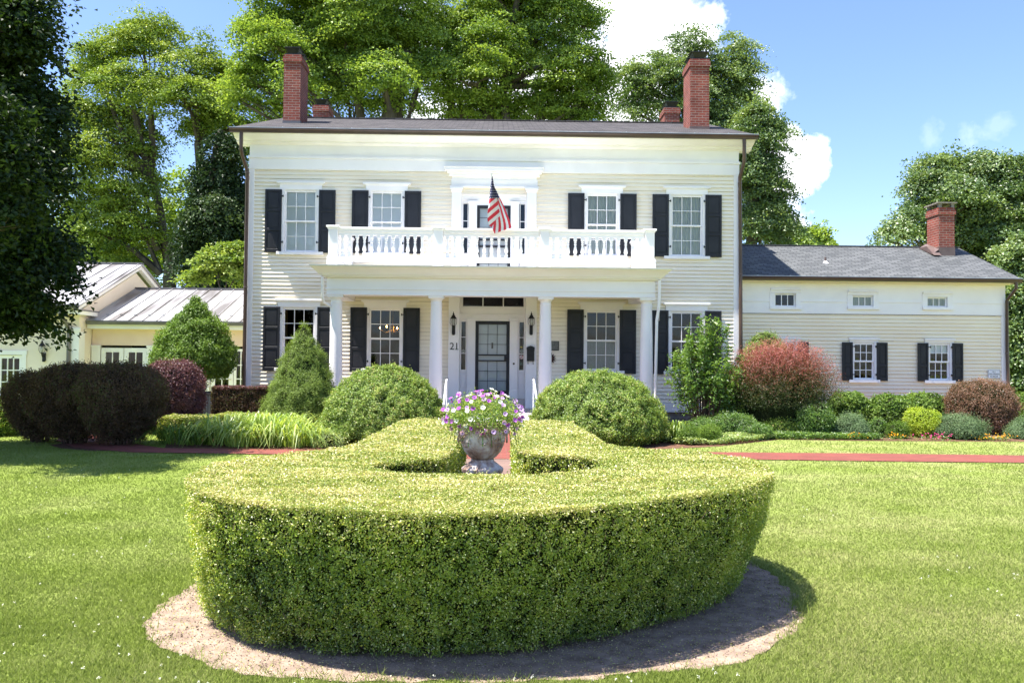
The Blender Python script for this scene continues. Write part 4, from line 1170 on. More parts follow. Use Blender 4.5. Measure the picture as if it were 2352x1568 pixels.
# chimneys
def chimney(x0, x1, y0, y1, z0, z1, cap='raised', flash='copper', cricket=None):
    b = MB(); b.box(x0, x1, y0, y1, z0, z1 - .32); b.box(x0 - .0, x1 + .0, y0, y1, z1 - .319, z1 - .22)
    b.box(x0 - .03, x1 + .03, y0 - .03, y1 + .03, z1 - .22, z1 - .08); b.box(x0 - .01, x1 + .01, y0 - .01, y1 + .01, z1 - .08, z1)
    o = b.build('chimney', M['brick'], house)
    f_ = MB(); zf = z0 + .42
    f_.box(x0 - .012, x1 + .012, y0 - .012, y1 + .012, z0 + .02, zf - .13); f_.build('flashing', M[flash], o)
    c = MB()
    if cap == 'raised':
        c.box(x0 + .02, x1 - .02, y0 + .04, y1 - .04, z1 + .001, z1 + .05)
        xm, s_ = (x0 + x1) / 2, (x1 - x0) * .36
        for yy in (y0 + .18, y1 - .2):
            c.add([(xm - s_ * .75, yy - .12, z1 + .05), (xm + s_ * .75, yy - .12, z1 + .05), (xm + s_ * .75, yy + .12, z1 + .05), (xm - s_ * .75, yy + .12, z1 + .05),
                   (xm - s_ * 1.15, yy - .19, z1 + .2), (xm + s_ * 1.15, yy - .19, z1 + .2), (xm + s_ * 1.15, yy + .19, z1 + .2), (xm - s_ * 1.15, yy + .19, z1 + .2)],
                  [(0, 1, 5, 4), (1, 2, 6, 5), (2, 3, 7, 6), (3, 0, 4, 7), (4, 5, 6, 7)])
            c.box(xm - s_ * 1.3, xm + s_ * 1.3, yy - .21, yy + .21, z1 + .201, z1 + .225)
        c.build('chimney_cap', M['iron'], o)
    elif cap == 'slab':
        for xx in (x0, x1 - .1):
            for yy in (y0, y1 - .1): c.box(xx, xx + .1, yy, yy + .1, z1 + .001, z1 + .12)
        c.box(x0 - .06, x1 + .06, y0 - .06, y1 + .06, z1 + .121, z1 + .16); c.build('chimney_cap', M['stone'], o)
    return o


chimney(-6.39, -5.89, 24.5, 25.45, 8.45, 10.72, flash='tin_dark')
chimney(5.76, 6.33, 24.5, 25.4, 8.45, 10.78)
pa, pb = at(722, 240, 30.5), at(757, 240, 30.5); chimney(pa[0], pb[0], 30.3, 31.1, 8.4, at(740, 245, 30.3)[2] + .05)
pa, pb = at(1524, 250, 30.5), at(1558, 250, 30.5); chimney(pa[0], pb[0], 30.3, 31.1, 8.4, at(1535, 250, 30.3)[2] + .05)

# ---- right hand wing
GY = 23.3; wx0, wx1 = XR + .03, 14.52
b = MB(); wo = [(7.73, 8.69, 3.15, 3.85)]
lo = [(7.86, 8.52, 1.18, 2.3), (10.12, 10.77, 1.18, 2.3), (12.29, 12.93, 1.18, 2.3)]
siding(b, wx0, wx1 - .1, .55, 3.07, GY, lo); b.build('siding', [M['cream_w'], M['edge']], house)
b = MB(); b.box(wx1 - .12, wx1 + .02, GY - .035, GY + .2, .42, 3.075); b.build('corner_board', M['white'], house)
hi = [(8.2, .60, 3.27, 3.64), (10.42, .60, 3.29, 3.60), (12.56, .58, 3.30, 3.58)]
b = MB(); xs = [wx0] + [v for c, w, a, d in hi for v in (c - w / 2 - .14, c + w / 2 + .14)] + [wx1]
for i in range(0, len(xs), 2):
    b.box(xs[i], xs[i + 1], GY - .03, GY + .05, 3.08, 3.95); b.box(xs[i], xs[i + 1], GY - .05, GY - .03, 3.41, 3.45)
for c, w, a, d in hi:
    b.box(c - w / 2 - .14, c + w / 2 + .14, GY - .03, GY + .05, 3.08, a - .07); b.box(c - w / 2 - .14, c + w / 2 + .14, GY - .03, GY + .05, d + .12, 3.95)
b.build('frieze', M['white'], house)
b = MB(); b.box(wx0, wx1 + .02, GY - .05, GY + .05, .44, .56); b.build('water_table', M['white'], house)
b = MB(); b.box(wx0, wx1, GY + .02, GY + .4, -.1, .44); b.build('foundation', M['stone'], house)
b = MB(); b.box(wx0, wx1 + .1, GY - .30, GY + .05, 3.951, 4.0); b.build('soffit', M['cream_w'], house)
b = MB(); b.box(wx1 - .12, wx1, GY + .201, 28.8, .4, 3.95); b.box(wx0, wx1, 28.8, 28.9, .4, 3.95); b.prism_x(wx1 - .11, wx1 - .01, [(GY, 3.95), (28.8, 3.95), (26.1, 5.25)])
b.build('side_wall', M['cream_w'], house)
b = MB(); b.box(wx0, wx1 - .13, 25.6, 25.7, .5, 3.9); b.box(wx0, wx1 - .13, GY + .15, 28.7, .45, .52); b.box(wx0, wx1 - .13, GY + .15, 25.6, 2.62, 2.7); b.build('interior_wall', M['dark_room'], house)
b = MB(); b.prism_x(wx0 - .01, 14.76, [(22.97, 4.12), (26.1, 5.42), (29.3, 4.1), (29.3, 4.03), (26.1, 5.34), (22.97, 4.03)]); b.build('roof', M['shingle2'], house)
b = MB(); b.box(wx0, 14.76, 26.0, 26.2, 5.405, 5.435); b.build('ridge_cap', M['shingle2'], house)
gutter(wx0 + .12, 14.78, 22.87, 4.09)
spout([(14.62, 22.93, 4.0), (14.62, 22.93, 3.82), (14.58, 23.05, 3.68), (14.52, 23.2, 3.5), (14.52, 23.2, 2.0), (14.58, 23.2, .1)], .045)
for c, w, a, d in hi: window(c, w, a, d, GY, cas=.15, cols=3, rows=1, head=.15, hw=.0, sillw=-.0, sashes=1, blind=None if c < 9 else (1, 'curtain'))
for i, (c, a) in enumerate(((8.19, 1.22), (10.445, 1.22), (12.61, 1.22))):
    window(c, .60, a, 2.26, GY, cas=.11, cols=3, rows=2, head=.14, hw=.04, blind=(.25, 'flat') if i == 2 else None, sillw=.03)
    for s in (-1, 1):
        if s < 0: shutter(c - .64, c - .335, 1.19, 2.275, GY - .05, 1, 2)
        else: shutter(c + .355, c + .66, 1.19, 2.275, GY - .05, -1, 2)
cw = chimney(13.63, 14.12, 25.15, 25.85, 5.0, 6.52, cap='slab')
b = MB(); b.prism_x(13.4, 13.63, [(25.0, 5.02), (25.9, 5.36), (25.45, 5.36)]); 
b.add([(13.40, 25.12, 5.05), (13.62, 25.12, 5.22), (13.62, 25.9, 5.5), (13.40, 25.9, 5.35)], [(0, 1, 2, 3)]); b.build('flashing', M['copper'], cw)
b = MB(); p = at(1896, 615, 24.3); b.tube([(p[0], 24.3, 4.5), (p[0], 24.3, 4.83)], .03, 8); vp = b.build('vent_pipe', M['copper'], house)
b = MB(); b.lathe([(.12, .0), (.07, .05), (.04, .09)], p[0], 24.3, 4.62, 12); b.build('pipe_boot', M['sign'], vp)

# ---- left hand link and pavilion with standing-seam roofs
def seam_roof(x0, x1, ye, ze, yr, zr, yb, zb, step, name='metal_roof'):
    b = MB(); t = .05
    b.prism_x(x0, x1, [(ye, ze), (yr, zr), (yb, zb), (yb, zb - t), (yr, zr - t), (ye, ze - t)])
    r = b.build(name, M['tin'], house)
    s = MB(); x = x0 + .02; k = (zr - ze) / (yr - ye)
    while x < x1:
        s.add([(x - .012, ye, ze), (x + .012, ye, ze), (x + .012, ye, ze + .035), (x - .012, ye, ze + .035), (x - .012, yr, zr), (x + .012, yr, zr), (x + .012, yr, zr + .035), (x - .012, yr, zr + .035)],
              [(0, 1, 2, 3), (0, 3, 7, 4), (1, 5, 6, 2), (3, 2, 6, 7)])
        y2 = ye + .5; z2 = ze + .5 * k; s.box(x - .05, x + .05, y2, y2 + .03, z2 + .0, z2 + .06)
        x += step
    s.build('seam', M['tin'], r); q = MB(); q.box(x0, x1, yr - .1, yr + .1, zr - .02, zr + .045); q.build('ridge_cap', M['tin_dark'], r)
    return r


CY_ = 26.8
seam_roof(-13.0, XL - .01, 26.4, 2.83, 30.0, 4.16, 33.6, 2.83, .44)
b = MB(); do = [(-12.78, -11.1), (-9.3, -7.7)]
b.box(-12.98, -12.78, CY_, CY_ + .15, 0, 2.7); b.box(-11.1, -9.3, CY_, CY_ + .15, 0, 2.7); b.box(-7.7, XL - .01, CY_, CY_ + .15, 0, 2.7)
for a, d in do: b.box(a, d, CY_, CY_ + .15, 2.06, 2.7)
b.build('link_wall', M['peach'], house)
b = MB(); b.box(-12.98, XL - .01, CY_ - .35, CY_ + .1, 2.58, 2.75); b.build('fascia', M['white_b'], house)
gutter(-12.95, XL - .01, 26.28, 2.82, 1.0, 'tin_dark')
b = MB()
for x0, x1 in ((-12.97, -12.70), (-11.2, -10.4), (-9.65, -9.2), (-8.0, -7.75)):
    b = MB(); b.box(x0, x1, CY_ - .05, CY_ - .001, 0, 2.0); b.box(x0 - .02, x1 + .02, CY_ - .07, CY_ - .001, 2.001, 2.06); b.build('pilaster', M['white_b'], house)


def french_door(x0, x1, z0, z1, Y, cols=2, rows=4, fr=.14):
    b = MB(); muntin_sash(b, x0, x1, z0, z1, Y, cols, rows, fr, .03, .04); b.box(x0 + fr, x1 - fr, Y + .001, Y + .04, z0 + fr, z0 + .35)
    d = b.build('french_door', M['white_b'], house); pane(d, x0 + fr, x1 - fr, z0 + .35, z1 - fr, Y + .025)
    h = MB(); h.tube([(x1 - .06, Y, 1.0), (x1 - .06, Y - .05, 1.0), (x1 - .14, Y - .055, 1.0)], .01, 6); h.build('door_handle', M['gold'], d); return d


french_door(-12.68, -11.97, .05, 1.98, CY_); french_door(-11.95, -11.22, .05, 1.98, CY_)
french_door(-9.18, -8.46, .05, 1.98, CY_); french_door(-8.44, -8.0, .05, 1.98, CY_, 2, 4, .08)
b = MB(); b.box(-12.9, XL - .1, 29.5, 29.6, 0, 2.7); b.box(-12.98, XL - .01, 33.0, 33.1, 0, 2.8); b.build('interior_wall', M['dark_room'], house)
# pavilion
PYW = 26.0; pxr = -13.0
seam_roof(-19.5, -12.77, 25.55, 3.27, 30.0, 5.05, 34.45, 3.27, .47)
b = MB(); b.box(-14.62, pxr, PYW, PYW + .15, 0, 2.5); b.box(-19.3, -15.5, PYW, PYW + .15, 0, 2.5); b.box(-15.5, -14.62, PYW, PYW + .15, 1.72, 2.5); b.box(-19.3, pxr, PYW, PYW + .15, 2.5, 3.1)
b.box(pxr - .15, pxr, PYW + .151, 34, 0, 3.1)
b.build('pavilion_wall', M['cream_l'], house)
b = MB(); b.prism_x(pxr - .12, pxr - .01, [(PYW, 3.101), (34, 3.101), (30, 4.72)]); b.build('gable', M['cream_l'], house)
b = MB(); b.box(-19.3, pxr + .05, PYW - .03, PYW - .001, 2.46, 2.60); b.box(pxr - .30, pxr + .035, PYW - .06, PYW - .03, 0, 2.46); b.box(pxr - .33, pxr + .06, PYW - .09, PYW - .03, 2.46, 2.56)
b.box(pxr + .001, pxr + .035, PYW - .029, PYW + .3, 0, 2.46); b.box(-19.3, pxr + .12, PYW - .38, PYW - .031, 3.0, 3.16)
b.prism_x(pxr + .001, pxr + .16, [(25.62, 3.10), (30.0, 4.86), (30.0, 5.02), (25.62, 3.24)]); b.prism_x(pxr + .001, pxr + .16, [(30.0, 4.86), (34.38, 3.10), (34.38, 3.24), (30.0, 5.02)])
b.box(pxr + .001, pxr + .2, PYW - .36, PYW + .75, 2.98, 3.10)
b.build('pavilion_trim', M['white_b'], house)
b = MB(); b.box(pxr + .001, pxr + .24, PYW - .38, PYW + .8, 3.101, 3.14); b.build('cornice_return', M['tin_dark'], house)
gutter(-19.5, -12.80, 25.42, 3.26, 1.0, 'tin_dark')
spout([(-13.33, 25.5, 3.15), (-13.33, 25.5, 2.95), (-13.28, 25.7, 2.75), (-13.26, 25.9, 2.55), (-13.26, 25.9, 1.5), (-13.27, 25.9, .1)], .06, 'tin_dark')
b = MB(); b.box(-14.72, -14.60, PYW - .03, PYW + .05, 0, 1.72); b.box(-15.5, -14.58, PYW - .04, PYW - .001, 1.721, 1.86); b.build('door_casing', M['white_b'], house)
french_door(-15.48, -14.73, .05, 1.71, PYW + .02, 3, 4, .10)
b = MB(); b.box(-19, pxr - .2, 29, 29.1, 0, 3.0); b.build('interior_wall', M['dark_room'], house)
# ------------------------------------------------------------------ things on and round the house
def lantern(x, z, y, s=1.0, label='', group='wall lanterns'):
    o = thing('wall_lantern', label, 'lantern', (x, y, z), group)
    b = MB()
    b.box(x - .045 * s, x + .045 * s, y - .03 * s, y, z - .20 * s, z + .02 * s); b.lathe([(.045 * s, 0), (.03 * s, -.03 * s)][::-1], x, y - .03, z - .20 * s, 10)
    b.tube([(x, y - .03 * s, z - .05 * s), (x, y - .10 * s, z - .09 * s), (x, y - .13 * s, z - .03 * s), (x, y - .13 * s, z + .02 * s)], .016 * s, 8)
    b.build('bracket', M['iron'], o, smooth=True)
    b = MB(); cy = y - .13 * s
    b.lathe([(.02 * s, .0), (.05 * s, .02 * s), (.055 * s, .03 * s)], x, cy, z, 12)
    b.lathe([(.09 * s, .21 * s), (.085 * s, .225 * s), (.05 * s, .27 * s), (.045 * s, .30 * s), (.02 * s, .31 * s), (.028 * s, .335 * s), (.012 * s, .36 * s), (.002 * s, .41 * s)], x, cy, z, 14)
    for k in range(6):
        a = k * math.pi / 3; c_, s_ = math.cos(a), math.sin(a)
        b.tube([(x + .052 * s * c_, cy + .052 * s * s_, z + .025 * s), (x + .088 * s * c_, cy + .088 * s * s_, z + .09 * s), (x + .088 * s * c_, cy + .088 * s * s_, z + .15 * s), (x + .075 * s * c_, cy + .075 * s * s_, z + .215 * s)], .006 * s, 5)
    b.build('cage', M['iron'], o, smooth=True)
    b = MB(); b.lathe([(.035 * s, .03 * s), (.055 * s, .10 * s), (.055 * s, .15 * s), (.04 * s, .21 * s)], x, cy, z, 12); b.build('lamp_glass', M['lampglass'], o, smooth=True)
    return o


p = at(1042, 750, 22.45); lantern(p[0], p[2], 22.45, 1.0, 'black wall lantern on the pilaster above the house number')
p = at(1220, 750, 22.45); lantern(p[0], p[2], 22.45, 1.0, 'black wall lantern on the pilaster above the black mailbox')
p = at(102, 812, 25.99); lantern(p[0], p[2], 25.99, 1.1, 'weathered wall lantern on the cream wall of the metal roofed wing')
o = thing('house_number', 'black numerals 21 on the white pilaster beside the front door', 'house number', (-1.16, 22.45, 2.1))
p = at(1043.5, 801, 22.45)
for s_, dx in (('2', -.066), ('1', .062)): text_part('numeral', s_, .27, p[0] + dx, 22.452, p[2] - .02, M['ink'], o, thick=.008)
b = MB(); b.box(p[0] + .025, p[0] + .115, 22.436, 22.45, p[2] - .02, p[2] - .004); b.build('numeral_foot', M['ink'], o)
# mailbox
p = at(1218.5, 812, 22.45); mx, mz = p[0], p[2]
o = thing('mailbox', 'black wall mailbox with arched top and two paper hooks', 'mailbox', (mx, 22.45, mz - .2))
b = MB(); b.prism_y(22.36, 22.45, [(mx - .1, mz - .20), (mx + .1, mz - .20), (mx + .1, mz + .1), (mx + .11, mz + .13), (mx + .11, mz + .17), (mx + .05, mz + .20), (mx, mz + .215), (mx - .05, mz + .20), (mx - .11, mz + .17), (mx - .11, mz + .13), (mx - .1, mz + .1)])
b.build('box', M['iron'], o, bevel=.006)
b = MB(); b.prism_y(22.345, 22.359, [(mx - .105, mz + .07), (mx + .105, mz + .07), (mx + .105, mz + .15), (mx, mz + .19), (mx - .105, mz + .15)]); b.build('flap', M['iron'], o, bevel=.004)
for sx in (-.07, .07):
    b = MB(); b.tube([(mx + sx, 22.42, mz - .2), (mx + sx, 22.40, mz - .27), (mx + sx, 22.36, mz - .285), (mx + sx, 22.34, mz - .25)], .009, 6); b.build('hook', M['iron'], o)
# plaque and sun ornament
p = at(1274, 794, 22.56)
o = thing('wall_plaque', 'dark rectangular plaque with raised lettering on the clapboards by the third column', 'plaque', (p[0], 22.56, p[2]))
b = MB(); b.box(p[0] - .16, p[0] + .12, 22.55, 22.575, p[2] - .13, p[2] + .13); b.build('plate', M['plaque'], o, bevel=.004)
b = MB()
for k in range(8):
    z = p[2] + .10 - k * .027; x = p[0] - .13
    while x < p[0] + .085:
        w = random.uniform(.01, .03); b.box(x, min(x + w, p[0] + .095), 22.546, 22.5495, z, z + .010); x += w + .008
b.build('lettering', M['sgrey'], o)
p = at(1264, 823, 22.56); sx, sz = p[0], p[2]
o = thing('sun_ornament', 'rusty metal sun with pointed rays hung below the plaque', 'wall ornament', (sx, 22.55, sz))
b = MB(); n = 14; pts = []
for k in range(n * 2):
    a = math.pi * k / n; r = .165 if k % 2 == 0 else .10; pts.append((sx + r * math.cos(a), sz + r * math.sin(a)))
b.prism_y(22.535, 22.552, pts); b.build('rays', M['rust'], o)
b = MB(); b.add(*[[(sx + .085 * math.cos(2 * math.pi * k / 16), 22.534 - 0, sz + .085 * math.sin(2 * math.pi * k / 16)) for k in range(16)] + [(sx, 22.505, sz)], [(k, (k + 1) % 16, 16) for k in range(16)]]); b.build('face_disc', M['rust'], o, smooth=True)
# door bell and window decals
b = MB(); p = at(1180, 835, 22.82); b.lathe([(.028, 0), (.028, .012), (.015, .02)], 0, 0, 0, 14)
b.v = [(p[0] + x, 22.83 - z, p[2] + y) for x, y, z in b.v]
o = b.build('door_bell', M['iron'], None, (p[0], 22.83, p[2])); tag(o, 'small round dark bell button on the white pilaster right of the door', 'door bell')


def decal(name, px, py, r, mat, label, kind='disc', group='stickers on the sidelights', w=0, h=0, ring=None):
    p = at(px, py, 22.92); y = 22.918; b = MB()
    if kind == 'disc': b.add([(p[0] + r * math.cos(2 * math.pi * k / 20), y, p[2] + r * math.sin(2 * math.pi * k / 20)) for k in range(20)], [tuple(range(20))])
    else: b.add([(p[0] - w, y, p[2] - h), (p[0] + w, y, p[2] - h), (p[0] + w, y, p[2] + h), (p[0] - w, y, p[2] + h)], [(0, 1, 2, 3)])
    if ring:
        o = thing(name, label, 'sticker', (p[0], y, p[2]), group); b.build('backing', mat, o)
        for q, (r0, r1, m_) in enumerate(ring):
            c = MB(); yy = y - .0006 * (q + 1)
            if r0 is None:
                c.add([(p[0] - .7 * r1 - .006, yy, p[2] - .7 * r1 + .006), (p[0] - .7 * r1 + .006, yy, p[2] - .7 * r1 - .006), (p[0] + .7 * r1 + .006, yy, p[2] + .7 * r1 - .006), (p[0] + .7 * r1 - .006, yy, p[2] + .7 * r1 + .006)], [(0, 1, 2, 3)])
            else:
                vs = []; n = 20
                for k in range(n): a = 2 * math.pi * k / n; vs += [(p[0] + r0 * math.cos(a), yy, p[2] + r0 * math.sin(a)), (p[0] + r1 * math.cos(a), yy, p[2] + r1 * math.sin(a))]
                c.add(vs, [(2 * k, 2 * k + 1, (2 * k + 3) % (2 * n), (2 * k + 2) % (2 * n)) for k in range(n)])
            c.build('printed_mark', M[m_], o)
    else:
        o = b.build(name, mat, None, (p[0], y, p[2])); tag(o, label, 'sticker', group)


decal('round_sticker', 1064, 806, .05, M['sgrey'], 'pale olive round sticker on the left sidelight', ring=[(.036, .043, 'sgreen'), (.0, .02, 'sgreen')])
decal('round_sticker', 1198.5, 806, .05, M['sgrey'], 'grey round sticker high on the right sidelight', ring=[(.036, .043, 'sgreen'), (.0, .018, 'sgreen')])
decal('no_smoking_sticker', 1198, 820, .056, M['sign'], 'white and red round prohibition sticker on the right sidelight', ring=[(.036, .048, 'sred'), (None, .04, 'sred'), (0, .014, 'sgreen')])
decal('yellow_sticker', 1197.5, 797, 0, M['yellow'], 'small yellow and red sticker above the round ones', 'rect', w=.028, h=.022)
decal('green_sticker', 1197.5, 835, 0, M['sgreen'], 'faded green rectangular sticker under the red prohibition sign', 'rect', w=.036, h=.04)
decal('hours_sticker', 1197.5, 852, 0, M['sgreen'], 'lowest faded rectangular sticker on the right sidelight', 'rect', w=.034, h=.055)
# handrails at the steps
for side, x0, x1, lab in ((-1, 1026.5, 1019, 'white pipe handrail left of the porch steps'), (1, 1225.5, 1235, 'white pipe handrail right of the porch steps')):
    p = at(x0, 871, 20.25); q = at(x1, 935, 19.45)
    o = thing('handrail', lab, 'handrail', (p[0], 20.25, .38), 'handrails at the porch steps')
    b = MB(); b.tube([p, (p[0], 20.0, p[2] - .05), (q[0], 19.45, q[2] + .05)], .026, 10); b.build('rail', M['handrail'], o, smooth=True)
    b = MB(); b.tube([p, p + np.array([0, .05, 0])], .032, 10); b.box(p[0] - .03, p[0] + .03, 20.22, 20.30, p[2] - .035, p[2] + .03); b.build('end_cap', M['iron'], o)
    b = MB(); b.tube([(q[0], 19.45, q[2] + .05), (q[0], 19.45, 0)], .022, 8); b.tube([(p[0], 20.24, p[2]), (p[0], 20.24, .38)], .018, 8); b.build('rail_post', M['handrail'], o)
# delivery sign
p = at(2283, 859, 23.26)
o = thing('sign', 'small white notice about deliveries on the right end of the clapboards', 'sign', (p[0], 23.26, p[2]))
b = MB(); b.box(p[0] - .175, p[0] + .175, 23.25, 23.262, p[2] - .125, p[2] + .125); b.build('sign_board', M['sign'], o, bevel=.003)
b = MB()
for a in ((p[0] - .165, p[0] + .165, p[2] + .108, p[2] + .114), (p[0] - .165, p[0] + .165, p[2] - .114, p[2] - .108)): b.box(a[0], a[1], 23.247, 23.2495, a[2], a[3])
for a in ((p[0] - .168, p[0] - .162), (p[0] + .162, p[0] + .168)): b.box(a[0], a[1], 23.247, 23.2495, p[2] - .106, p[2] + .106)
b.build('sign_border', M['ink'], o)
text_part('lettering', 'ALL\nDELIVERIES\nIN REAR', .062, p[0], 23.248, p[2] + .045, M['ink'], o, spacing=1.05, thick=.001)

# flag on its pole
def d5(x, y, Y): return at((1780 + x / 3.485) / 1.74150, (650 + y / 3.485) / 1.74150, Y)
def build_flag():
    top = d5(648, 170, 19.75); foot = d5(700, 900, 20.33)
    o = thing('flag', 'stars and stripes flag hanging limp from an angled pole on the balcony rail', 'flag', tuple(foot))
    b = MB(); b.tube([foot, top + (top - foot) * .0], .013, 8); b.build('flag_pole', M['sign'], o, smooth=True)
    b = MB(); b.lathe([(.012, 0), (.02, .01), (.026, .03), (.02, .05), (.004, .06)], top[0], top[1], top[2], 10); b.build('finial', M['handrail'], o, smooth=True)
    b = MB(); b.tube([foot + np.array([0, .03, -.08]), foot + (top - foot) * .08], .022, 8); b.build('pole_bracket', M['handrail'], o)
    left = [(190, 652), (300, 640), (400, 628), (500, 618), (580, 610), (640, 600), (700, 592), (780, 590), (850, 600), (890, 625), (905, 648), (950, 672), (992, 690)]
    right = [(190, 662), (300, 680), (345, 692), (400, 722), (450, 745), (500, 768), (560, 800), (640, 838), (720, 868), (800, 900), (860, 918), (905, 926), (992, 928)]
    ly, lx = zip(*left); ryy, rx = zip(*right)
    nv, nu = 150, 90; V = []; mi = []; fs = []
    ys = np.linspace(192, 990, nv)
    for y in ys:
        a, c = np.interp(y, ly, lx), np.interp(y, ryy, rx)
        for u in np.linspace(0, 1, nu):
            x = a + (c - a) * u
            yb = y
            if y > 905: lim = 992 - (x - 690) / (925 - 690) * 84; yb = min(y, lim + (y - lim) * .02) if y > lim else y
            depth = .045 * math.sin(u * 9 + y * .006) * min(1, (y - 180) / 300) + .06 * u * min(1, (y - 180) / 400)
            Yd = 19.76 + .30 * (y - 190) / 800 + depth
            V.append(d5(x, yb, Yd))
    def col(x, y):
        # fold line from the canton corner down to the lower left
        if y < 500 and y < 580 - (x - 610) * (95 / 115.) or (x > 720 and y < 505 - max(0, (x - 765)) * 3 and x < 768 and y < 487 + (768 - x) * .6): return 0
        foldx = np.interp(y, [485, 560, 650, 740, 800, 905], [725, 737, 755, 772, 715, 648])
        if x < foldx and y < 905:
            t = (y - 580 + (x - 610) * .83 + (18 if y > 700 else 0) * 0) / 60.
            return 2 if int(math.floor(t)) % 2 == 0 else 1
        l = np.interp(y, [485, 700, 800, 992], [725, 700, 690, 680]) if y < 700 else np.interp(y, [700, 905, 992], [640, 655, 690])
        r = np.interp(y, ryy, rx)
        t = (r - x) / max(20, r - foldx if y < 740 else r - l)
        w = 5 if y > 740 else 5 * max(.2, (r - foldx) / 170)
        k = int((r - x) / np.interp(y, [490, 700, 900, 992], [17, 27, 36, 38]))
        return 1 if k % 2 == 0 else 2
    cnt = 0
    for j in range(nv - 1):
        for i in range(nu - 1):
            fs.append((j * nu + i, (j + 1) * nu + i, (j + 1) * nu + i + 1, j * nu + i + 1))
            y = (ys[j] + ys[j + 1]) / 2; a, c = np.interp(y, ly, lx), np.interp(y, ryy, rx); x = a + (c - a) * (i + .5) / (nu - 1)
            k = col(x, y)
            if k == 0:
                gx = (x - 625 + (y // 34 % 2) * 14) % 29; gy = y % 34
                if (gx - 14) ** 2 + (gy - 17) ** 2 < 38: k = 2
            mi.append(k)
    mesh_obj('flag_cloth', np.array(V), [4] * len(fs), [q for f in fs for q in f], [M['navy'], M['red'], M['fwhite']], o, midx=mi, smooth=True)


build_flag()

# ------------------------------------------------------------------ urn, pedestal and petunias
UX, UY, UZ = at(1108, 1085, 6.12)[0], 6.12, .79
o = thing('pedestal', 'low grey stone pedestal carrying the urn inside the hedge ring', 'pedestal', (UX, UY, 0))
b = MB(); b.box(UX - .19, UX + .19, UY - .19, UY + .19, .0, .07); b.box(UX - .155, UX + .155, UY - .155, UY + .155, .071, .58); b.box(UX - .125, UX + .125, UY - .125, UY + .125, .581, UZ - .001); b.build('plinth', M['urn'], o, bevel=.008)
urn = thing('urn', 'weathered cast stone garden urn with ring handles and flared foot', 'urn', (UX, UY, UZ))
def lathe_mod(b, prof, cx, cy, z0, n, amp, lobes):
    vs = []
    for r, z, m in prof:
        for k in range(n):
            t = 2 * math.pi * (k + .5) / n; rr = r * (1 + amp * m * math.cos(lobes * t)); vs.append((cx + rr * math.cos(t), cy + rr * math.sin(t), z0 + z))
    b.add(vs, [(i * n + k, i * n + (k + 1) % n, (i + 1) * n + (k + 1) % n, (i + 1) * n + k) for i in range(len(prof) - 1) for k in range(n)] + [tuple(range(n))[::-1], tuple((len(prof) - 1) * n + k for k in range(n))])
b = MB(); lathe_mod(b, [(.142, 0, 1), (.15, .012, 1), (.152, .035, 1), (.143, .045, 1), (.125, .058, 1), (.105, .075, .6), (.088, .086, 0)], UX, UY, UZ, 64, .02, 12)
b.lathe([(.088, .086), (.085, .092), (.085, .10), (.078, .104)], UX, UY, UZ, 40); b.build('foot', M['urn'], urn, smooth=True)
b = MB(); b.lathe([(.078, .104), (.105, .125), (.135, .16), (.155, .205), (.167, .25), (.171, .30), (.170, .325), (.182, .335), (.186, .352), (.176, .365), (.150, .36), (.145, .33)], UX, UY, UZ, 48)
b.build('bowl', M['urn'], urn, smooth=True)
# relief leaves and ring handles
def on_bowl(a, z):
    r = np.interp(z, [.104, .125, .16, .205, .25, .30, .325], [.08, .105, .135, .155, .167, .171, .170]); return np.array([UX + r * math.cos(a), UY + r * math.sin(a), UZ + z])
for base in (-2.45, -.72, .7, 2.4):
    b = MB()
    for k in range(26):
        a = base + random.uniform(-.34, .34); z = random.uniform(.20, .32); q = on_bowl(a, z); n_ = unit(np.array([math.cos(a), math.sin(a), -.1]))
        t = unit(np.array([-math.sin(a), math.cos(a), 0])) * random.uniform(-1, 1) + np.array([0, 0, random.uniform(-1, 1)]); t = unit(t) * .014
        b.tube([q - t - n_ * .004, q + n_ * .004, q + t - n_ * .004], [.003, .008, .003], 6)
    b.build('leaf_relief', M['urn'], urn, smooth=True)
for a in (-1.53, .02, math.pi - .02):
    h = MB(); c_ = on_bowl(a, .262); n_ = np.array([math.cos(a), math.sin(a), -.05]); tt = np.array([-math.sin(a), math.cos(a), 0])
    pts = [c_ + n_ * .010 + tt * .038 * math.cos(t) + np.array([0, 0, 1]) * .036 * math.sin(t) for t in np.linspace(0, 2 * math.pi, 21)]
    h.tube(pts, .0065, 6, caps=False)
    q = on_bowl(a, .30); h.tube([q - n_ * .01, q + n_ * .022], [.028, .010], 10); h.build('ring_handle', M['urn'], urn, smooth=True)

pet = thing('petunias', 'mound of purple, lilac and white petunias spilling from the stone urn', 'flowering plant', (UX, UY, UZ + .36))
prof = [(.02, .58), (.12, .565), (.20, .53), (.255, .47), (.285, .43), (.285, .38), (.25, .335), (.21, .32)][::-1]
n = 8000; P, Nn = rev_points((UX, UY, UZ), prof, n); P += rng.normal(size=(n, 3)) * .018 - Nn * (rng.random(n) ** 1.2 * .13 - .01 + .02 * vnoise(P * 22, 3))[:, None]
Nn = Nn * .6 + rng.normal(size=(n, 3)) * .6 + np.array([0, 0, .5])
leaves('foliage', P, Nn, .018 * (.6 + .8 * rng.random(n)), M['l_petunia'], pet, aspect=.42)
b = MB()
for k in range(22):
    a = random.uniform(0, 6.28); r = random.uniform(.15, .27); x, y = UX + r * math.cos(a), UY + r * math.sin(a)
    b.tube([(UX + .6 * r * math.cos(a), UY + .6 * r * math.sin(a), UZ + .38), (x, y, UZ + .36), (x + .03 * math.cos(a), y + .03 * math.sin(a), UZ + random.uniform(.18, .27))], .003, 4)
b.build('stem', M['l_petunia'], pet)
protos = []
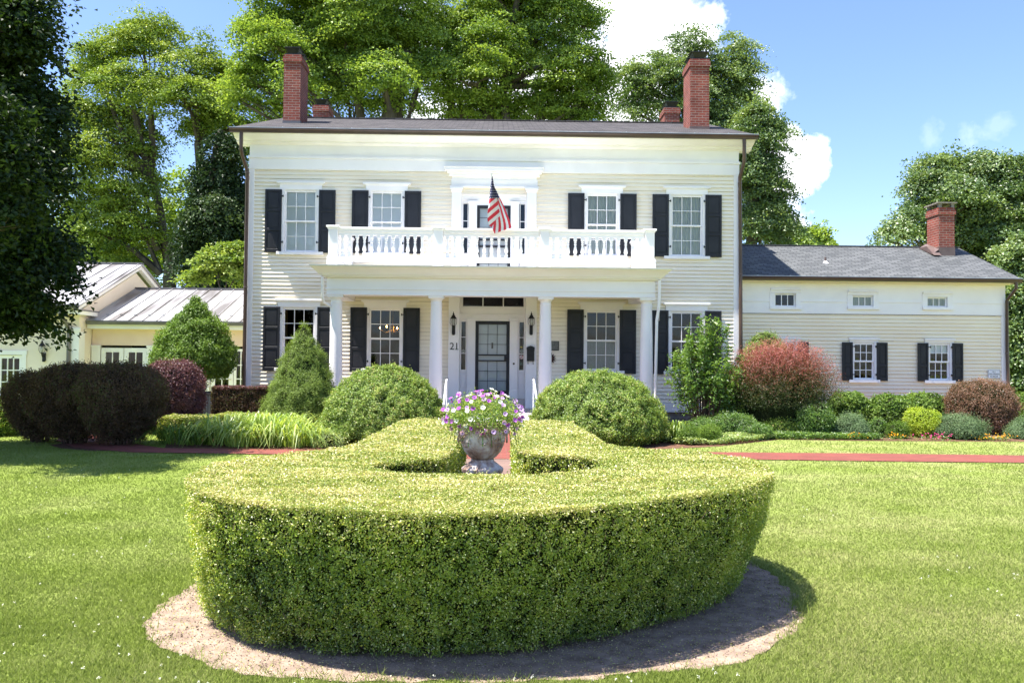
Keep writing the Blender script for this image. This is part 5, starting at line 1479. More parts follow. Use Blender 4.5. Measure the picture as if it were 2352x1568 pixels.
for q, mm in enumerate(('p_purple', 'p_lilac', 'p_white')):
    b = MB(); n = 25; vs = [(0, 0, -.010)]; 
    for k in range(n):
        a = 2 * math.pi * k / n; r0 = .0048; vs.append((r0 * math.cos(a), r0 * math.sin(a), -.002))
    for k in range(n):
        a = 2 * math.pi * k / n; r = .0172 * (1 - .09 * abs(math.sin(2.5 * a))); vs.append((r * math.cos(a), r * math.sin(a), .003 + .0015 * math.cos(5 * a)))
    b.mi = 1; b.add(vs, []); b.f += [[0, 1 + k, 1 + (k + 1) % n] for k in range(n)]; b.m += [1] * n
    b.f += [[1 + k, 1 + n + k, 1 + n + (k + 1) % n, 1 + (k + 1) % n] for k in range(n)]; b.m += [0] * n
    # narrow tube behind
    vt = [(.0045 * math.cos(2 * math.pi * k / 6), .0045 * math.sin(2 * math.pi * k / 6), -.003) for k in range(6)] + [(.002 * math.cos(2 * math.pi * k / 6), .002 * math.sin(2 * math.pi * k / 6), -.028) for k in range(6)]
    b.mi = 0; b.add(vt, [(k, (k + 1) % 6, 6 + (k + 1) % 6, 6 + k) for k in range(6)])
    V = np.array(b.v) + np.array(pet.location)
    me = mesh_obj('flower', V, [len(f) for f in b.f], [i for f in b.f for i in f], [M[mm], M['p_dark'] if q < 2 else M['l_petunia']], pet, midx=b.m)
    a_ = me.data.attributes.new('rnd', 'FLOAT', 'FACE'); a_.data.foreach_set('value', np.full(len(b.f), .5, dtype=np.float32))
    protos.append(me)
FL = rev_points((0, 0, UZ - (UZ + .36)), prof, 700)
sel = []; FP, FN = FL
front = FN[:, 1] < .45
for i in np.argsort(rng.random(700)):
    if front[i] and all(np.linalg.norm(FP[i] - FP[j]) > .025 for j in sel): sel.append(i)
    if len(sel) >= 99: break
used = set()
for i in sel:
    x, z = FP[i][0], FP[i][2]; t = random.random()
    if z > .17: q = 0 if t < .42 else (2 if t < .72 else 1)
    elif x < -.12: q = 0 if t < .50 else (2 if t < .72 else 1)
    elif x > .12: q = 1 if t < .65 else (0 if t < .85 else 2)
    else: q = 2 if t < .62 and z > -.0 else (1 if t < .85 else 0)
    me = protos[q]
    if q in used: me = me.copy(); C.objects.link(me); me.parent = pet
    used.add(q)
    nn = unit(FN[i] * 1.0 + np.array([0, -.55, .15]) + rng.normal(size=3) * .3); me.location = FP[i] + FN[i] * random.uniform(.0, .045)
    s_ = random.uniform(.85, 1.15); me.scale = (s_, s_, s_); me.rotation_euler = Vector(nn).to_track_quat('Z', 'Y').to_euler()
for q in range(3):
    if q not in used: bpy.data.objects.remove(protos[q])

# ------------------------------------------------------------------ shrubs
def sh(px0, px1, pyt, Y):
    a, c = at(px0, pyt, Y), at(px1, pyt, Y); return ((a[0] + c[0]) / 2, Y, 0), (c[0] - a[0]) / 2, a[2]


c, w, h = sh(738, 1030, 845, 16.8)
shrub('yew_bush', 'large rounded dark green yew bush left of the brick walk', 'bush', c, dome(w * .98, h, .05, 2.0, belly=.12), M['l_yew'], 150000, .046, wild=.35, group='yew domes flanking the walk', tuft=16, tuft_r=.026, amp=.12, freq=6.2, aspect=.34, jit=.65, shell=.15, seed=3, up=.2)
c, w, h = sh(1218, 1526, 856, 16.9)
shrub('yew_bush', 'large rounded yew bush with browned tips right of the brick walk', 'bush', c, dome(w * .98, h, .05, 2.0, belly=.16), M['l_yew'], 150000, .046, wild=.35, group='yew domes flanking the walk', tuft=16, tuft_r=.026, amp=.12, freq=6.4, aspect=.34, jit=.65, shell=.15, seed=8, up=.2)
c, w, h = sh(617, 778, 757, 18.7); w *= 1.09; h *= 1.05
prof = [(w * .86, .02), (w * .98, .2), (w, .42), (w * .93, .75), (w * .78, 1.1), (w * .60, 1.45), (w * .42, 1.8), (w * .22, 2.12), (w * .08, h - .1), (.01, h)]
shrub('dwarf_spruce', 'cone shaped dwarf spruce with light green billowy foliage at the house corner', 'conifer', c, prof, M['l_spruce'], 110000, .032, tuft=16, tuft_r=.032, amp=.17, freq=5.6, wild=.0, aspect=.38, jit=.65, shell=.13, seed=5, up=.15)
# berberis mass on the left
for (a0, a1, t_, Y, lab, mat, n) in ((18, 175, 862, 16.2, 'leftmost dark purple barberry bush under the maple branches', 'l_purple', 50000), (70, 280, 842, 15.9, 'tall dark purple barberry bush in the middle of the dark clump', 'l_purple', 70000),
                                (185, 378, 836, 15.7, 'dark purple barberry bush at the right of the dark clump near the path', 'l_purple', 70000)):
    c, w, h = sh(a0, a1, t_, Y)
    shrub('barberry_bush', lab, 'bush', c, [(w * .42, .10), (w * .62, .30), (w * .88, .58)] + [(r_, z_) for r_, z_ in dome(w * 1.0, h, .12, 2.3, belly=.55) if z_ > .8], M[mat], n, .036, group='purple barberry bushes on the left', tuft=9, tuft_r=.04, amp=.10, freq=3, aspect=.55, stem=(30, h * .5, w * .75), shell=.16, seed=int(a0), corek=.55)
c, w, h = sh(325, 462, 831, 18.4)
shrub('barberry_bush', 'sunlit rounded purple barberry bush beside the topiary tree', 'bush', c, dome(w, h, .05, 2.7, belly=.5), M['l_purple2'], 45000, .038, group='purple barberry bushes on the left', tuft=9, tuft_r=.04, amp=.07, freq=3, aspect=.55, stem=(14, h * .5, w * .6), shell=.12, seed=77)
c, w, h = sh(-60, 58, 912, 19.5)
shrub('green_bush', 'low green bush at the far left edge beyond the barberries', 'bush', c, dome(w, h, .03, 2.4, belly=.3), M['l_green'], 14000, .05, tuft=8, seed=13)
c, w, h = sh(-40, 50, 900, 17.5)
shrub('green_bush', 'shaded dark green shrub at the left edge under the maple', 'bush', c, dome(w, h * .8, .03, 2.4, belly=.3), M['l_yew'], 9000, .05, tuft=8, seed=14)


def block(name, label, px0, px1, pyt, Y, dpt, mat, n, size, group=None, z0=.0, topmat=None):
    c, w, h = sh(px0, px1, pyt, Y); o = thing(name, label, 'hedge', (c[0], c[1], 0), group)
    A = [('t', 2 * w * dpt), ('f', 2 * w * h), ('l', dpt * h), ('r', dpt * h), ('b', 2 * w * h * .3)]; tot = sum(a for _, a in A); Ps = []; Ns = []; tp = []
    for k, a in A:
        m = int(n * a / tot); u = rng.uniform(-1, 1, m) * w; v = rng.uniform(-.5, .5, m) * dpt; z = rng.random(m) * h
        if k == 't': P = np.column_stack([u, v, np.full(m, h)]); q = (0, 0, 1)
        if k == 'f': P = np.column_stack([u, np.full(m, -dpt / 2), z]); q = (0, -1, 0)
        if k == 'b': P = np.column_stack([u, np.full(m, dpt / 2), z]); q = (0, 1, 0)
        if k == 'l': P = np.column_stack([np.full(m, -w), v, z]); q = (-1, 0, 0)
        if k == 'r': P = np.column_stack([np.full(m, w), v, z]); q = (1, 0, 0)
        q = np.array(q, float); P = P - q * (rng.random(m)[:, None] * .07 - vnoise(P * 6, 3)[:, None] * .025)
        Ps.append(P + np.array([c[0], c[1], z0])); Ns.append(np.tile(q, (m, 1)) + rng.normal(size=(m, 3)) * .7); tp.append(np.full(m, 1 if k == 't' else 0))
    P = np.vstack(Ps); Nn = np.vstack(Ns); tp = np.concatenate(tp)
    b = MB(); b.box(c[0] - w + .06, c[0] + w - .06, c[1] - dpt / 2 + .06, c[1] + dpt / 2 - .06, .02, h - .06)
    leaves('foliage', P, Nn, size * (.7 + .6 * rng.random(len(P))), [mat, topmat or mat], o, aspect=.6, core=(np.array(b.v), b.f), extra=tp.astype(int)); return o


block('low_hedge', 'clipped boxwood hedge block beside the dark daylilies', 380, 495, 953, 17.3, .9, M['l_box'], 22000, .028, 'small clipped boxwood blocks', topmat=M['l_boxtop'])
block('low_hedge', 'clipped boxwood hedge block left of the cone shaped spruce', 508, 622, 948, 17.9, .9, M['l_box'], 22000, .028, 'small clipped boxwood blocks', topmat=M['l_boxtop'])
block('barberry_hedge', 'squared purple barberry hedge below the left ground floor window', 500, 640, 886, 21.0, 1.0, M['l_purple'], 30000, .036, topmat=M['l_purple2'])
block('low_hedge', 'short green hedge end behind the topiary trunk', 452, 472, 934, 22.5, .5, M['l_green'], 2500, .04)


# topiary tree on bent stems
c, w, h = sh(355, 541, 686, 22.0); zb = at(440, 866, 22.0)[2]
o = thing('topiary_tree', 'rounded conical evergreen on forked bare stems against the link wall', 'tree', c)
prof = [(w * .25, zb), (w * .80, zb + .08), (w * 1.0, zb + .35), (w * .92, zb + .75), (w * .72, zb + 1.15), (w * .48, zb + 1.5), (w * .24, h - .2), (.02, h + .05)]
n = 76000; tf = 12; P0, N0 = rev_points(c, prof, n // tf); d = vnoise(P0 * 3.1, 5) * .5 + vnoise(P0 * 7, 6) * .5
P0 = P0 + N0 * (d * .20 - rng.random(len(P0)) ** 2 * .35)[:, None]
P = np.repeat(P0, tf, 0) + rng.normal(size=(len(P0) * tf, 3)) * .045; Nn = np.repeat(N0, tf, 0) * .8 + rng.normal(size=P.shape) * .7 + np.array([0, 0, .4])
leaves('crown', P, Nn, .075 * (.6 + .8 * rng.random(len(P))), M['l_topiary'], o, aspect=.30, rnd=np.repeat(.5 + d * .4, tf) + rng.normal(size=len(P)) * .15, core=rev_core(c, prof, 1, 1, .62))
b = MB(); x, y = c[0], c[1]; xb = at(432, 950, 22)[0]
b.tube([(xb, y, -.05), (xb + .02, y, .35), (xb + .12, y, .7), (xb + .38, y, zb + .1), (xb + .62, y, zb + .4)], [.06, .055, .05, .04, .03], 8)
b.tube([(xb, y, .3), (xb - .12, y + .05, .7), (xb - .22, y, zb + .3)], [.045, .035, .03], 7)
b.tube([(xb + .05, y, .5), (xb + .1, y - .1, .9), (xb + .05, y - .1, zb + .5)], [.04, .03, .02], 7); b.tube([(xb + .2, y, .85), (xb + .5, y + .1, 1.15), (xb + .75, y + .1, zb + .3)], [.03, .025, .02], 6)
b.build('trunk', M['twig'], o, smooth=True)

# air conditioner
c, w, h = sh(468, 512, 912, 21.6); h = .80; w = .33
o = thing('air_conditioner', 'grey outdoor air conditioner unit with wire guard beside the barberry hedge', 'air conditioner', c)
b = MB(); b.box(c[0] - w + .03, c[0] + w - .03, 21.33, 21.90, .04, h - .08); b.build('condenser_coil', M['ac'], o)
b = MB(); b.box(c[0] - w, c[0] + w, 21.27, 21.93, 0, .07); b.box(c[0] - w, c[0] + w, 21.27, 21.93, h - .08, h - .02)
for xx in (-w, w - .03):
    for yy in (21.27, 21.90): b.box(c[0] + xx, c[0] + xx + .03, yy, yy + .03, .071, h - .081)
b.build('casing', M['tin_dark'], o, bevel=.006)
b = MB()
for k in range(22): z = .10 + k * (h - .2) / 22; b.box(c[0] - w + .03, c[0] + w - .03, 21.30, 21.308, z, z + .008); b.box(c[0] + w - .012, c[0] + w - .004, 21.31, 21.89, z, z + .008)
for k in range(9): x = c[0] - w + .06 + k * (2 * w - .12) / 8; b.box(x, x + .008, 21.292, 21.299, .08, h - .09)
b.build('wire_guard', M['gutter_top'], o)
b = MB(); b.lathe([(.26, 0), (.26, .02), (.05, .03)], c[0], 21.6, h - .02, 20); b.build('fan_grille', M['iron'], o)


# daylilies
def lily(name, label, cx, cy, r, h, n, mat, group):
    o = thing(name, label, 'plant', (cx, cy, 0), group); a = rng.random(n) * 6.283; rr = np.sqrt(rng.random(n)) * r * .55
    bx, by = cx + rr * np.cos(a), cy + rr * np.sin(a); H = h * (.65 + .5 * rng.random(n)); Rr = r * (.3 + 1.0 * rng.random(n)); a2 = a + rng.normal(size=n) * .4
    S = 6; V = np.empty((n, S + 1, 2, 3)); wd = .008 + .006 * rng.random(n); px, py = -np.sin(a2), np.cos(a2)
    tip = .45 + .30 * rng.random(n)
    for s in range(S + 1):
        t = s / S; out = Rr * t ** 1.15; z = H * (1 - (1 - t / tip) ** 2) if True else 0
        z = np.maximum(H * (2 * t / tip - (t / tip) ** 2), .02); ww = wd * (1 - t ** 3) + .0008
        x = bx + out * np.cos(a2); y = by + out * np.sin(a2)
        V[:, s, 0] = np.stack([x - px * ww, y - py * ww, z], 1); V[:, s, 1] = np.stack([x + px * ww, y + py * ww, z], 1)
    base = np.arange(n)[:, None] * (2 * (S + 1)) + np.arange(S)[None] * 2
    F = np.stack([base, base + 1, base + 3, base + 2], -1).reshape(-1)
    mesh_obj('leaf_blades', V.reshape(-1, 3), np.full(n * S, 4), F, mat, o, rnd=np.repeat(rng.random(n), S))
    return o


G = 'daylily clumps along the brick path'
for k, (px, Y, r, h, n, lab) in enumerate(((410, 16.0, .55, .50, 260, 'shaded dark green daylily clump by the path corner'), (455, 15.8, .5, .48, 220, 'half shaded daylily clump between the dark and the sunny ones'), (515, 15.9, .55, .60, 330, 'bright daylily clump in front of the left boxwood block'),
                                      (562, 15.6, .52, .58, 330, 'sunlit daylily clump in the middle of the row'), (622, 15.75, .55, .62, 340, 'sunlit daylily clump below the cone shaped spruce'), (675, 15.6, .5, .58, 300, 'pale green daylily clump right of the row middle'),
                                      (722, 15.8, .45, .50, 260, 'last daylily clump next to the left yew bush'), (590, 16.5, .5, .66, 260, 'tall daylily clump behind the sunny row'), (655, 16.6, .5, .68, 260, 'tallest daylily clump just in front of the spruce'))):
    p = at(px, 1000, Y); lily('daylily', lab, p[0], Y, r * 1.2, h * (.70, .62, .86, .72, .9, .74, .66, .8, .78)[k], int(n * .5), M['l_lily'] if k > 1 else M['l_topiary'], G)
p = at(755, 1000, 15.5); shrub('perennial', 'small pale leafy perennial at the foot of the left yew', 'plant', (p[0], 15.5, 0), dome(.22, .26), M['l_varieg'], 1500, .04, tuft=6)

# right hand border
def stem_shrub(name, label, c, w, h, mat, nst, per, size):
    o = thing(name, label, 'shrub', c); tb = MB(); P = []; Nn = []; rr = []
    for k in range(nst):
        a = random.uniform(0, 6.283); q = random.random() ** .6; b0 = np.array([c[0] + .22 * q * math.cos(a), c[1] + .18 * q * math.sin(a), -.02])
        hh = h * (1 - .42 * q ** 2) * random.uniform(.72, 1.04); tip = np.array([c[0] + w * q * 1.02 * math.cos(a), c[1] + w * .8 * q * math.sin(a), hh])
        mid = b0 * .5 + tip * .5 + np.array([-.10 * math.cos(a) * w, -.1 * math.sin(a) * w, .12 * hh])
        tb.tube([b0, b0 * .6 + mid * .4, mid, mid * .4 + tip * .6, tip], [.016, .014, .011, .007, .003], 5)
        nn_ = per
        for j in range(nn_ // 5):
            t = .30 + .72 * random.random() ** .8
            pt = (b0 * (1 - t) ** 2 + mid * 2 * t * (1 - t) * 1.0 + tip * t * t) if t < 1 else tip
            ln = .30 * (1.15 - t) + .07; dd = unit(rng.normal(size=3) + np.array([.6 * math.cos(a), .6 * math.sin(a), .6]))
            for i in range(5):
                P.append(pt + dd * ln * (i + .5) / 4 + rng.normal(size=3) * .022); Nn.append(rng.normal(size=3) * .6 + np.array([0, 0, .8]) + dd * .3); rr.append(random.gauss(.35 + .35 * t, .16))
    P = np.array(P); Nn = np.array(Nn); leaves('foliage', P, Nn, size * (.6 + .7 * rng.random(len(P))), mat, o, aspect=.42, rnd=np.array(rr)); tb.build('stem', M['twig'], o)


c, w, h = sh(1532, 1705, 728, 19.3)
stem_shrub('leggy_shrub', 'tall leafy bright green shrub on many bare stems by the right porch column', c, w, h, M['l_green'], 46, 190, .085)
c, w, h = sh(1708, 1806, 764, 21.9)
shrub('yew_ball', 'dark rounded yew top showing behind the rosy barberry', 'bush', c, dome(w, h, .05, 2.3, belly=.6), M['l_yew'], 26000, .05, tuft=10, seed=6, aspect=.3)
c, w, h = sh(1625, 1760, 850, 20.0)
shrub('evergreen_shrub', 'shaded dark evergreen shrub low between the leggy shrub and rosy barberry', 'bush', c, dome(w, h, .05, 2.1, belly=.35), M['l_yew'], 22000, .055, tuft=8, seed=16, amp=.2, shell=.3)


def arching(name, label, c, w, h, mat, n, group=None, seed=0, green=.35):
    o = thing(name, label, 'bush', c, group); k = n // 26; d = unit(rng.normal(size=(k, 3)) + np.array([0, -.15, .25])); d[:, 2] = np.abs(d[:, 2]) * 1.0
    ln = .56 + .56 * rng.random(k) ** 1.2; Ps = []; Ns = []; Rs = []
    t = (np.arange(26) + rng.random((k, 26))) / 26 * .72 + .30
    X = c[0] + d[:, :1] * w * t * ln[:, None]; Yy = c[1] + d[:, 1:2] * w * .85 * t * ln[:, None]; zmax = h * (.30 + .70 * d[:, 2:3] ** .8) * ln[:, None] ** .5
    Z = zmax * (1 - (1 - np.minimum(t, 1.02)) ** 1.9) * 1.02 + .06 * (t > .85)
    P = np.stack([X, Yy, np.broadcast_to(Z, X.shape)], -1).reshape(-1, 3) + rng.normal(size=(k * 26, 3)) * .028
    Nn = np.repeat(d, 26, 0) * .4 + rng.normal(size=P.shape) * .7 + np.array([0, 0, .5])
    rr = np.clip((t - .50).reshape(-1) * 1.0 + (P[:, 2] / h - .52) * 1.1 + rng.normal(size=len(P)) * .14, 0, 1)
    kp = P[:, 2] > .03
    prof = [(w * .55, .05), (w * .62, h * .3), (w * .5, h * .55), (w * .25, h * .72), (.02, h * .78)]
    leaves('foliage', P[kp], Nn[kp], .030 * (.7 + .6 * rng.random(kp.sum())), mat, o, aspect=.5, rnd=rr[kp], core=rev_core(c, prof, 1, .85, 1)); return o


c, w, h = sh(1668, 1918, 792, 19.4)
arching('barberry_bush', 'large rosy red barberry with arching tips against the right wing', c, w * 1.10, h * 1.0, M['l_rose'], 190000)
SH = [  # px0, px1, top, Y, mat, n, leaf, name, label, dome args, stems
    (1832, 1912, 925, 18.6, 'l_green', 14000, .038, 'green_bush', 'round mid green bush at the foot of the rosy barberry', .4, None),
    (1906, 1994, 903, 20.6, 'l_euon', 12000, .070, 'euonymus_bush', 'glossy green bush right of the rosy barberry', .45, None),
    (2000, 2088, 912, 20.2, 'l_euon', 12000, .070, 'euonymus_bush', 'glossy green bush on dark stems below the middle wing window', .6, (10, .6, .3)),
    (2076, 2180, 905, 20.9, 'l_euon', 13000, .070, 'euonymus_bush', 'wide glossy green bush behind the lime shrub', .55, (8, .5, .3)),
    (2183, 2320, 876, 19.9, 'l_brown', 42000, .036, 'barberry_globe', 'clipped bronze pink barberry globe near the wing corner', .55, (14, .6, .45)),
    (2306, 2440, 906, 20.8, 'l_euon', 13000, .070, 'euonymus_bush', 'green bush past the wing corner at the right edge', .5, (10, .6, .4)),
    (2083, 2157, 941, 18.7, 'l_lime', 13000, .036, 'lime_shrub', 'lime yellow shrub in the middle of the right border', .55, (7, .3, .2)),
    (2000, 2034, 964, 18.6, 'l_green', 5000, .032, 'small_shrub', 'narrow upright green shrub left of the small pale one', .5, (5, .2, .1)),
    (2038, 2081, 972, 18.3, 'l_topiary', 6000, .030, 'small_shrub', 'small pale green round shrub left of the lime shrub', .45, None),
    (1558, 1602, 986, 16.6, 'l_topiary', 8000, .026, 'boxwood_ball', 'small round boxwood nearest the right yew', .45, None),
    (1606, 1650, 982, 16.9, 'l_topiary', 8000, .026, 'boxwood_ball', 'small round boxwood beside the pale ground cover', .45, None),
    (1583, 1636, 966, 17.5, 'l_green', 8000, .032, 'boxwood_ball', 'small green mound behind the two round boxwoods', .4, None),
    (1618, 1737, 955, 18.5, 'l_green', 16000, .036, 'spreading_yew', 'flat topped spreading green bush behind the ground cover', .5, None),
    (1695, 1766, 975, 17.9, 'l_green', 9000, .036, 'spreading_yew', 'lower spreading green bush in front of the flat topped one', .5, None),
    (1745, 1840, 958, 19.0, 'l_yew', 12000, .040, 'evergreen_shrub', 'dark low evergreen shrub in the barberry shade', .4, None),
    (-100, -20, 860, 20.5, 'l_green', 3000, .05, 'green_bush', 'tall green shrub at the outer left edge', .4, None),
]
for (a0, a1, t_, Y, mat, n, lf, nm, lab, bl, st) in SH:
    if a1 < 0: continue
    c, w, h = sh(a0, a1, t_, Y)
    shrub(nm, lab, 'bush', c, dome(w, h, .03, 2.5, belly=bl), M[mat], n, lf, tuft=7, tuft_r=.035, amp=.09, freq=4, stem=st, shell=.24, seed=int(a0) % 97, up=.3, group='shrubs in the right border')
for (a0, a1, t_, Y, lab) in ((1912, 1992, 960, 18.5, 'blue green juniper left of the narrow shrub'), (2143, 2258, 955, 18.4, 'wide blue green juniper mound right of the lime shrub'), (2322, 2420, 966, 18.4, 'blue green juniper at the right edge of the border')):
    c, w, h = sh(a0, a1, t_, Y)
    shrub('juniper', lab, 'bush', c, dome(w, h, .03, 2.0, belly=.2), M['l_blue'], 24000, .045, tuft=10, tuft_r=.045, amp=.16, freq=5, aspect=.16, shell=.2, seed=int(a0) % 89, up=.6, group='junipers in the right border')
p = at(1556, 1000, 16.8); lily('tufted_grass', 'spiky tuft of ornamental grass by the right yew', p[0], 16.8, .22, .42, 110, M['l_lily'], None)
# ground cover and small flowers
GC = [(3.35, 17.0), (3.8, 16.25), (4.6, 16.45), (5.3, 17.05), (6.1, 17.85), (6.1, 18.4), (4.5, 18.8), (3.4, 18.4)]
n = 26000; X = rng.uniform(3.3, 6.2, n); Y = rng.uniform(16.1, 18.8, n); k = inpoly(X, Y, GC); X, Y = X[k], Y[k]; m = len(X)
Z = (.10 + .05 * vnoise(np.stack([X * 3, Y * 3, X * 0], 1), 2)) * np.sqrt(rng.random(m)) + .02
o = leaves('ground_cover', np.stack([X, Y, Z], 1), rng.normal(size=(m, 3)) * .5 + np.array([0, 0, 1]), .055 * (.6 + .8 * rng.random(m)), M['l_varieg'], aspect=.5)
tag(o, 'pale yellow green ground cover spilling to the lawn edge right of the yew', 'ground cover', kind='stuff')
n = 16000; X = rng.uniform(5.9, 8.4, n); Y = rng.uniform(17.75, 19.2, n); Z = .12 * rng.random(n) + .02
o = leaves('ground_cover', np.stack([X, Y, Z], 1), rng.normal(size=(n, 3)) * .5 + np.array([0, 0, 1]), .05 * (.6 + .8 * rng.random(n)), M['l_green'], aspect=.5)
tag(o, 'dark green ground cover under the rosy barberry', 'ground cover', kind='stuff')
for px, py, mat, n, lab in ((1722, 0, None, 0, ''), (1968, 1004, 'p_orange', 6, 'orange marigolds in front of the left juniper'), (2056, 1010, 'p_orange', 6, 'few orange blooms under the pale round shrub'), (2118, 1009, 'p_pink', 3, 'pink bedding flowers under the lime shrub'),
                            (2158, 1010, 'p_pink', 8, 'bright pink flower cluster before the wide juniper'), (2268, 1006, 'p_orange', 5, 'yellow orange flowers below the bronze globe'), (2300, 1008, 'p_orange', 10, 'small orange flowers beside the wing corner')):
    if not n: continue
    q = at(px, py, 17.85); o = thing('bedding_flowers', lab, 'flowers', (q[0], 17.85, 0), 'small flowers along the right border')
    P = np.array([q[0], 17.85, .10]) + rng.normal(size=(n * 4, 3)) * np.array([.13, .05, .035]); P[:, 2] = np.maximum(P[:, 2], .03)
    leaves('blossom', P, rng.normal(size=P.shape) * .4 + np.array([0, -.6, 1]), .035, M[mat], o, aspect=.9)
    m = n * 16; P = np.array([q[0], 17.88, .05]) + rng.normal(size=(m, 3)) * np.array([.16, .06, .03]); P[:, 2] = np.maximum(P[:, 2], .01)
    leaves('foliage', P, rng.normal(size=P.shape) * .6 + np.array([0, 0, 1]), .04, M['l_green'], o)

# ------------------------------------------------------------------ trees
def tree_px(name, label, bx, Y, fork, lobes, mat, leaf, n, tr, group='background trees', **kw):
    p = at(bx, 800, Y); f = at(fork[0], fork[1], Y)
    ex = []
    for (b_, f_, r_) in kw.pop('extra', []):
        q = at(b_, 800, Y); g = at(f_[0], f_[1], Y); ex.append((q[0], Y, g[0], Y, g[2], r_))
    return tree(name, label, (p[0], Y, 0), f[2], lobes_px(lobes, Y), mat, leaf, n, tr, group=group, lean=(f[0] - p[0], 0), extra_trunks=ex, **kw)


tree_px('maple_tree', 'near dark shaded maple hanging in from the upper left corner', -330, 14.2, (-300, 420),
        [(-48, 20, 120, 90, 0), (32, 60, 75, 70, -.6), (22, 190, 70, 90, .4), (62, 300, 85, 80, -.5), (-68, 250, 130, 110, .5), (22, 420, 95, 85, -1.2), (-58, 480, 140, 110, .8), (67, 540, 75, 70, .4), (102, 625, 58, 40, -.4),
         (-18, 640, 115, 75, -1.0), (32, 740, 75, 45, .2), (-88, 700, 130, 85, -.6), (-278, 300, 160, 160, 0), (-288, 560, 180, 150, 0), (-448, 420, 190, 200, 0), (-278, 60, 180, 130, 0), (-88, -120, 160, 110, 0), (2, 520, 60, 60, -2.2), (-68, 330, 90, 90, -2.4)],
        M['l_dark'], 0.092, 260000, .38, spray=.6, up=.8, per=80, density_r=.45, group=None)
tree_px('maple_tree', 'sunny yellow green maple behind the metal roofed wing', 392, 46, (398, 560),
        [(235, 130, 60, 35, 0), (330, 110, 75, 40, 0), (420, 150, 60, 35, -1), (215, 190, 55, 32, 1), (300, 200, 85, 40, -1), (490, 180, 60, 35, 0), (420, 230, 85, 40, -1.5), (540, 210, 45, 30, 0), (200, 270, 60, 40, 0), (300, 290, 60, 30, 1), (545, 290, 50, 40, 0), (480, 300, 50, 30, 1),
         (215, 370, 75, 40, -1), (320, 350, 50, 25, 0), (195, 460, 70, 45, 0), (280, 460, 60, 35, -1), (330, 420, 40, 25, 0), (240, 540, 90, 35, 0), (330, 530, 60, 30, 0), (250, 620, 70, 30, 0), (560, 350, 40, 30, 0)],
        M['l_maple2'], .14, 130000, .45, spray=1.25, extra=[(412, (455, 330), .4), (380, (350, 420), .32)], density_r=.36, per=185)
tree_px('oak_tree', 'shaded deep green tree under the sunny maple by the metal roof', 330, 52, (330, 620),
        [(220, 560, 80, 60, 0), (330, 590, 80, 50, 0), (440, 600, 80, 50, 0), (280, 480, 70, 50, 0), (400, 510, 60, 45, 0), (150, 600, 90, 70, 0)], M['l_maple'], .22, 36000, .35, spray=1.5)
tree_px('spruce_tree', 'dark drooping spruce against the left wall of the house', 505, 43, (505, 300),
        [(520, 330, 30, 40, 0), (505, 400, 50, 45, 0), (525, 460, 50, 45, 0), (490, 500, 65, 45, -1), (530, 550, 60, 50, 0), (480, 590, 70, 45, 0), (500, 650, 80, 50, 0), (540, 640, 60, 40, 0)],
        M['l_conifer'], .17, 60000, .35, spray=1.1, up=.5, sag=.5, flat=.2)
tree_px('small_maple', 'low lime green young tree beside the house corner', 520, 36, (515, 680), [(535, 605, 32, 16, 0), (500, 630, 42, 16, 0), (540, 640, 40, 16, 0), (460, 650, 30, 12, 0), (560, 590, 20, 20, 0)], M['l_maple2'], .16, 9000, .12, spray=.7)
tree_px('maple_tree', 'huge maple rising behind the left chimney', 905, 41, (903, 210),
        [(610, 30, 60, 40, 0), (630, 110, 75, 35, -1.5), (590, 195, 50, 28, 0), (700, 40, 70, 40, 1), (720, 130, 65, 35, 0), (680, 190, 55, 28, -2), (800, 30, 70, 50, -1), (770, 95, 50, 30, 1), (860, 110, 60, 45, 0), (740, 200, 50, 25, 0), (650, 245, 60, 25, 1),
         (900, 30, 80, 55, 0), (960, 90, 65, 45, 1), (880, 185, 65, 30, -2), (970, 175, 55, 35, 0), (800, 215, 50, 22, 0), (560, 235, 40, 25, 0), (700, -50, 120, 50, 0), (860, -70, 130, 60, 0), (900, 245, 75, 22, 1), (570, 140, 30, 18, 0), (800, 160, 45, 22, -1)],
        M['l_maple'], .135, 150000, .55, spray=1.12, extra=[(860, (810, 190), .35), (935, (930, 120), .35)], density_r=.36, per=150)
tree_px('maple_tree', 'broad maple with tiered branches behind the middle of the roof', 1115, 43, (1110, 230),
        [(1090, 40, 75, 45, 0), (1180, 20, 80, 45, 1), (1280, 30, 80, 40, 0), (1345, 60, 45, 30, 0), (1060, 120, 50, 35, 1), (1130, 120, 75, 30, -1.5), (1220, 100, 80, 35, 0), (1310, 130, 75, 30, -1), (1365, 160, 40, 22, 0), (1080, 190, 85, 25, -2), (1200, 180, 110, 30, 0),
         (1300, 195, 80, 28, 0), (1385, 205, 42, 18, 0), (1060, 235, 70, 25, 0), (1160, 240, 90, 25, 1), (1270, 245, 90, 22, 0), (1350, 250, 50, 18, 0), (1200, -60, 160, 55, 0), (1010, 40, 50, 40, 1), (1030, 170, 45, 30, 0)],
        M['l_maple'], .135, 150000, .5, spray=1.12, extra=[(1150, (1160, 200), .35), (1060, (1040, 210), .3)], density_r=.36, per=150)
tree_px('oak_tree', 'tall grey green oak behind the right chimney', 1600, 47, (1590, 330),
        [(1590, 105, 45, 30, 0), (1510, 125, 42, 28, 0), (1465, 170, 40, 28, 0), (1690, 110, 38, 26, 0), (1550, 170, 60, 40, -1), (1640, 165, 60, 42, 0), (1710, 165, 36, 34, 0), (1490, 225, 50, 30, 0), (1590, 235, 75, 38, 0), (1680, 235, 60, 40, 0), (1725, 215, 22, 30, 0), (1450, 250, 35, 22, 0), (1640, 300, 90, 40, 0)],
        M['l_oak'], .135, 66000, .42, spray=1.1, density_r=.36, per=185)
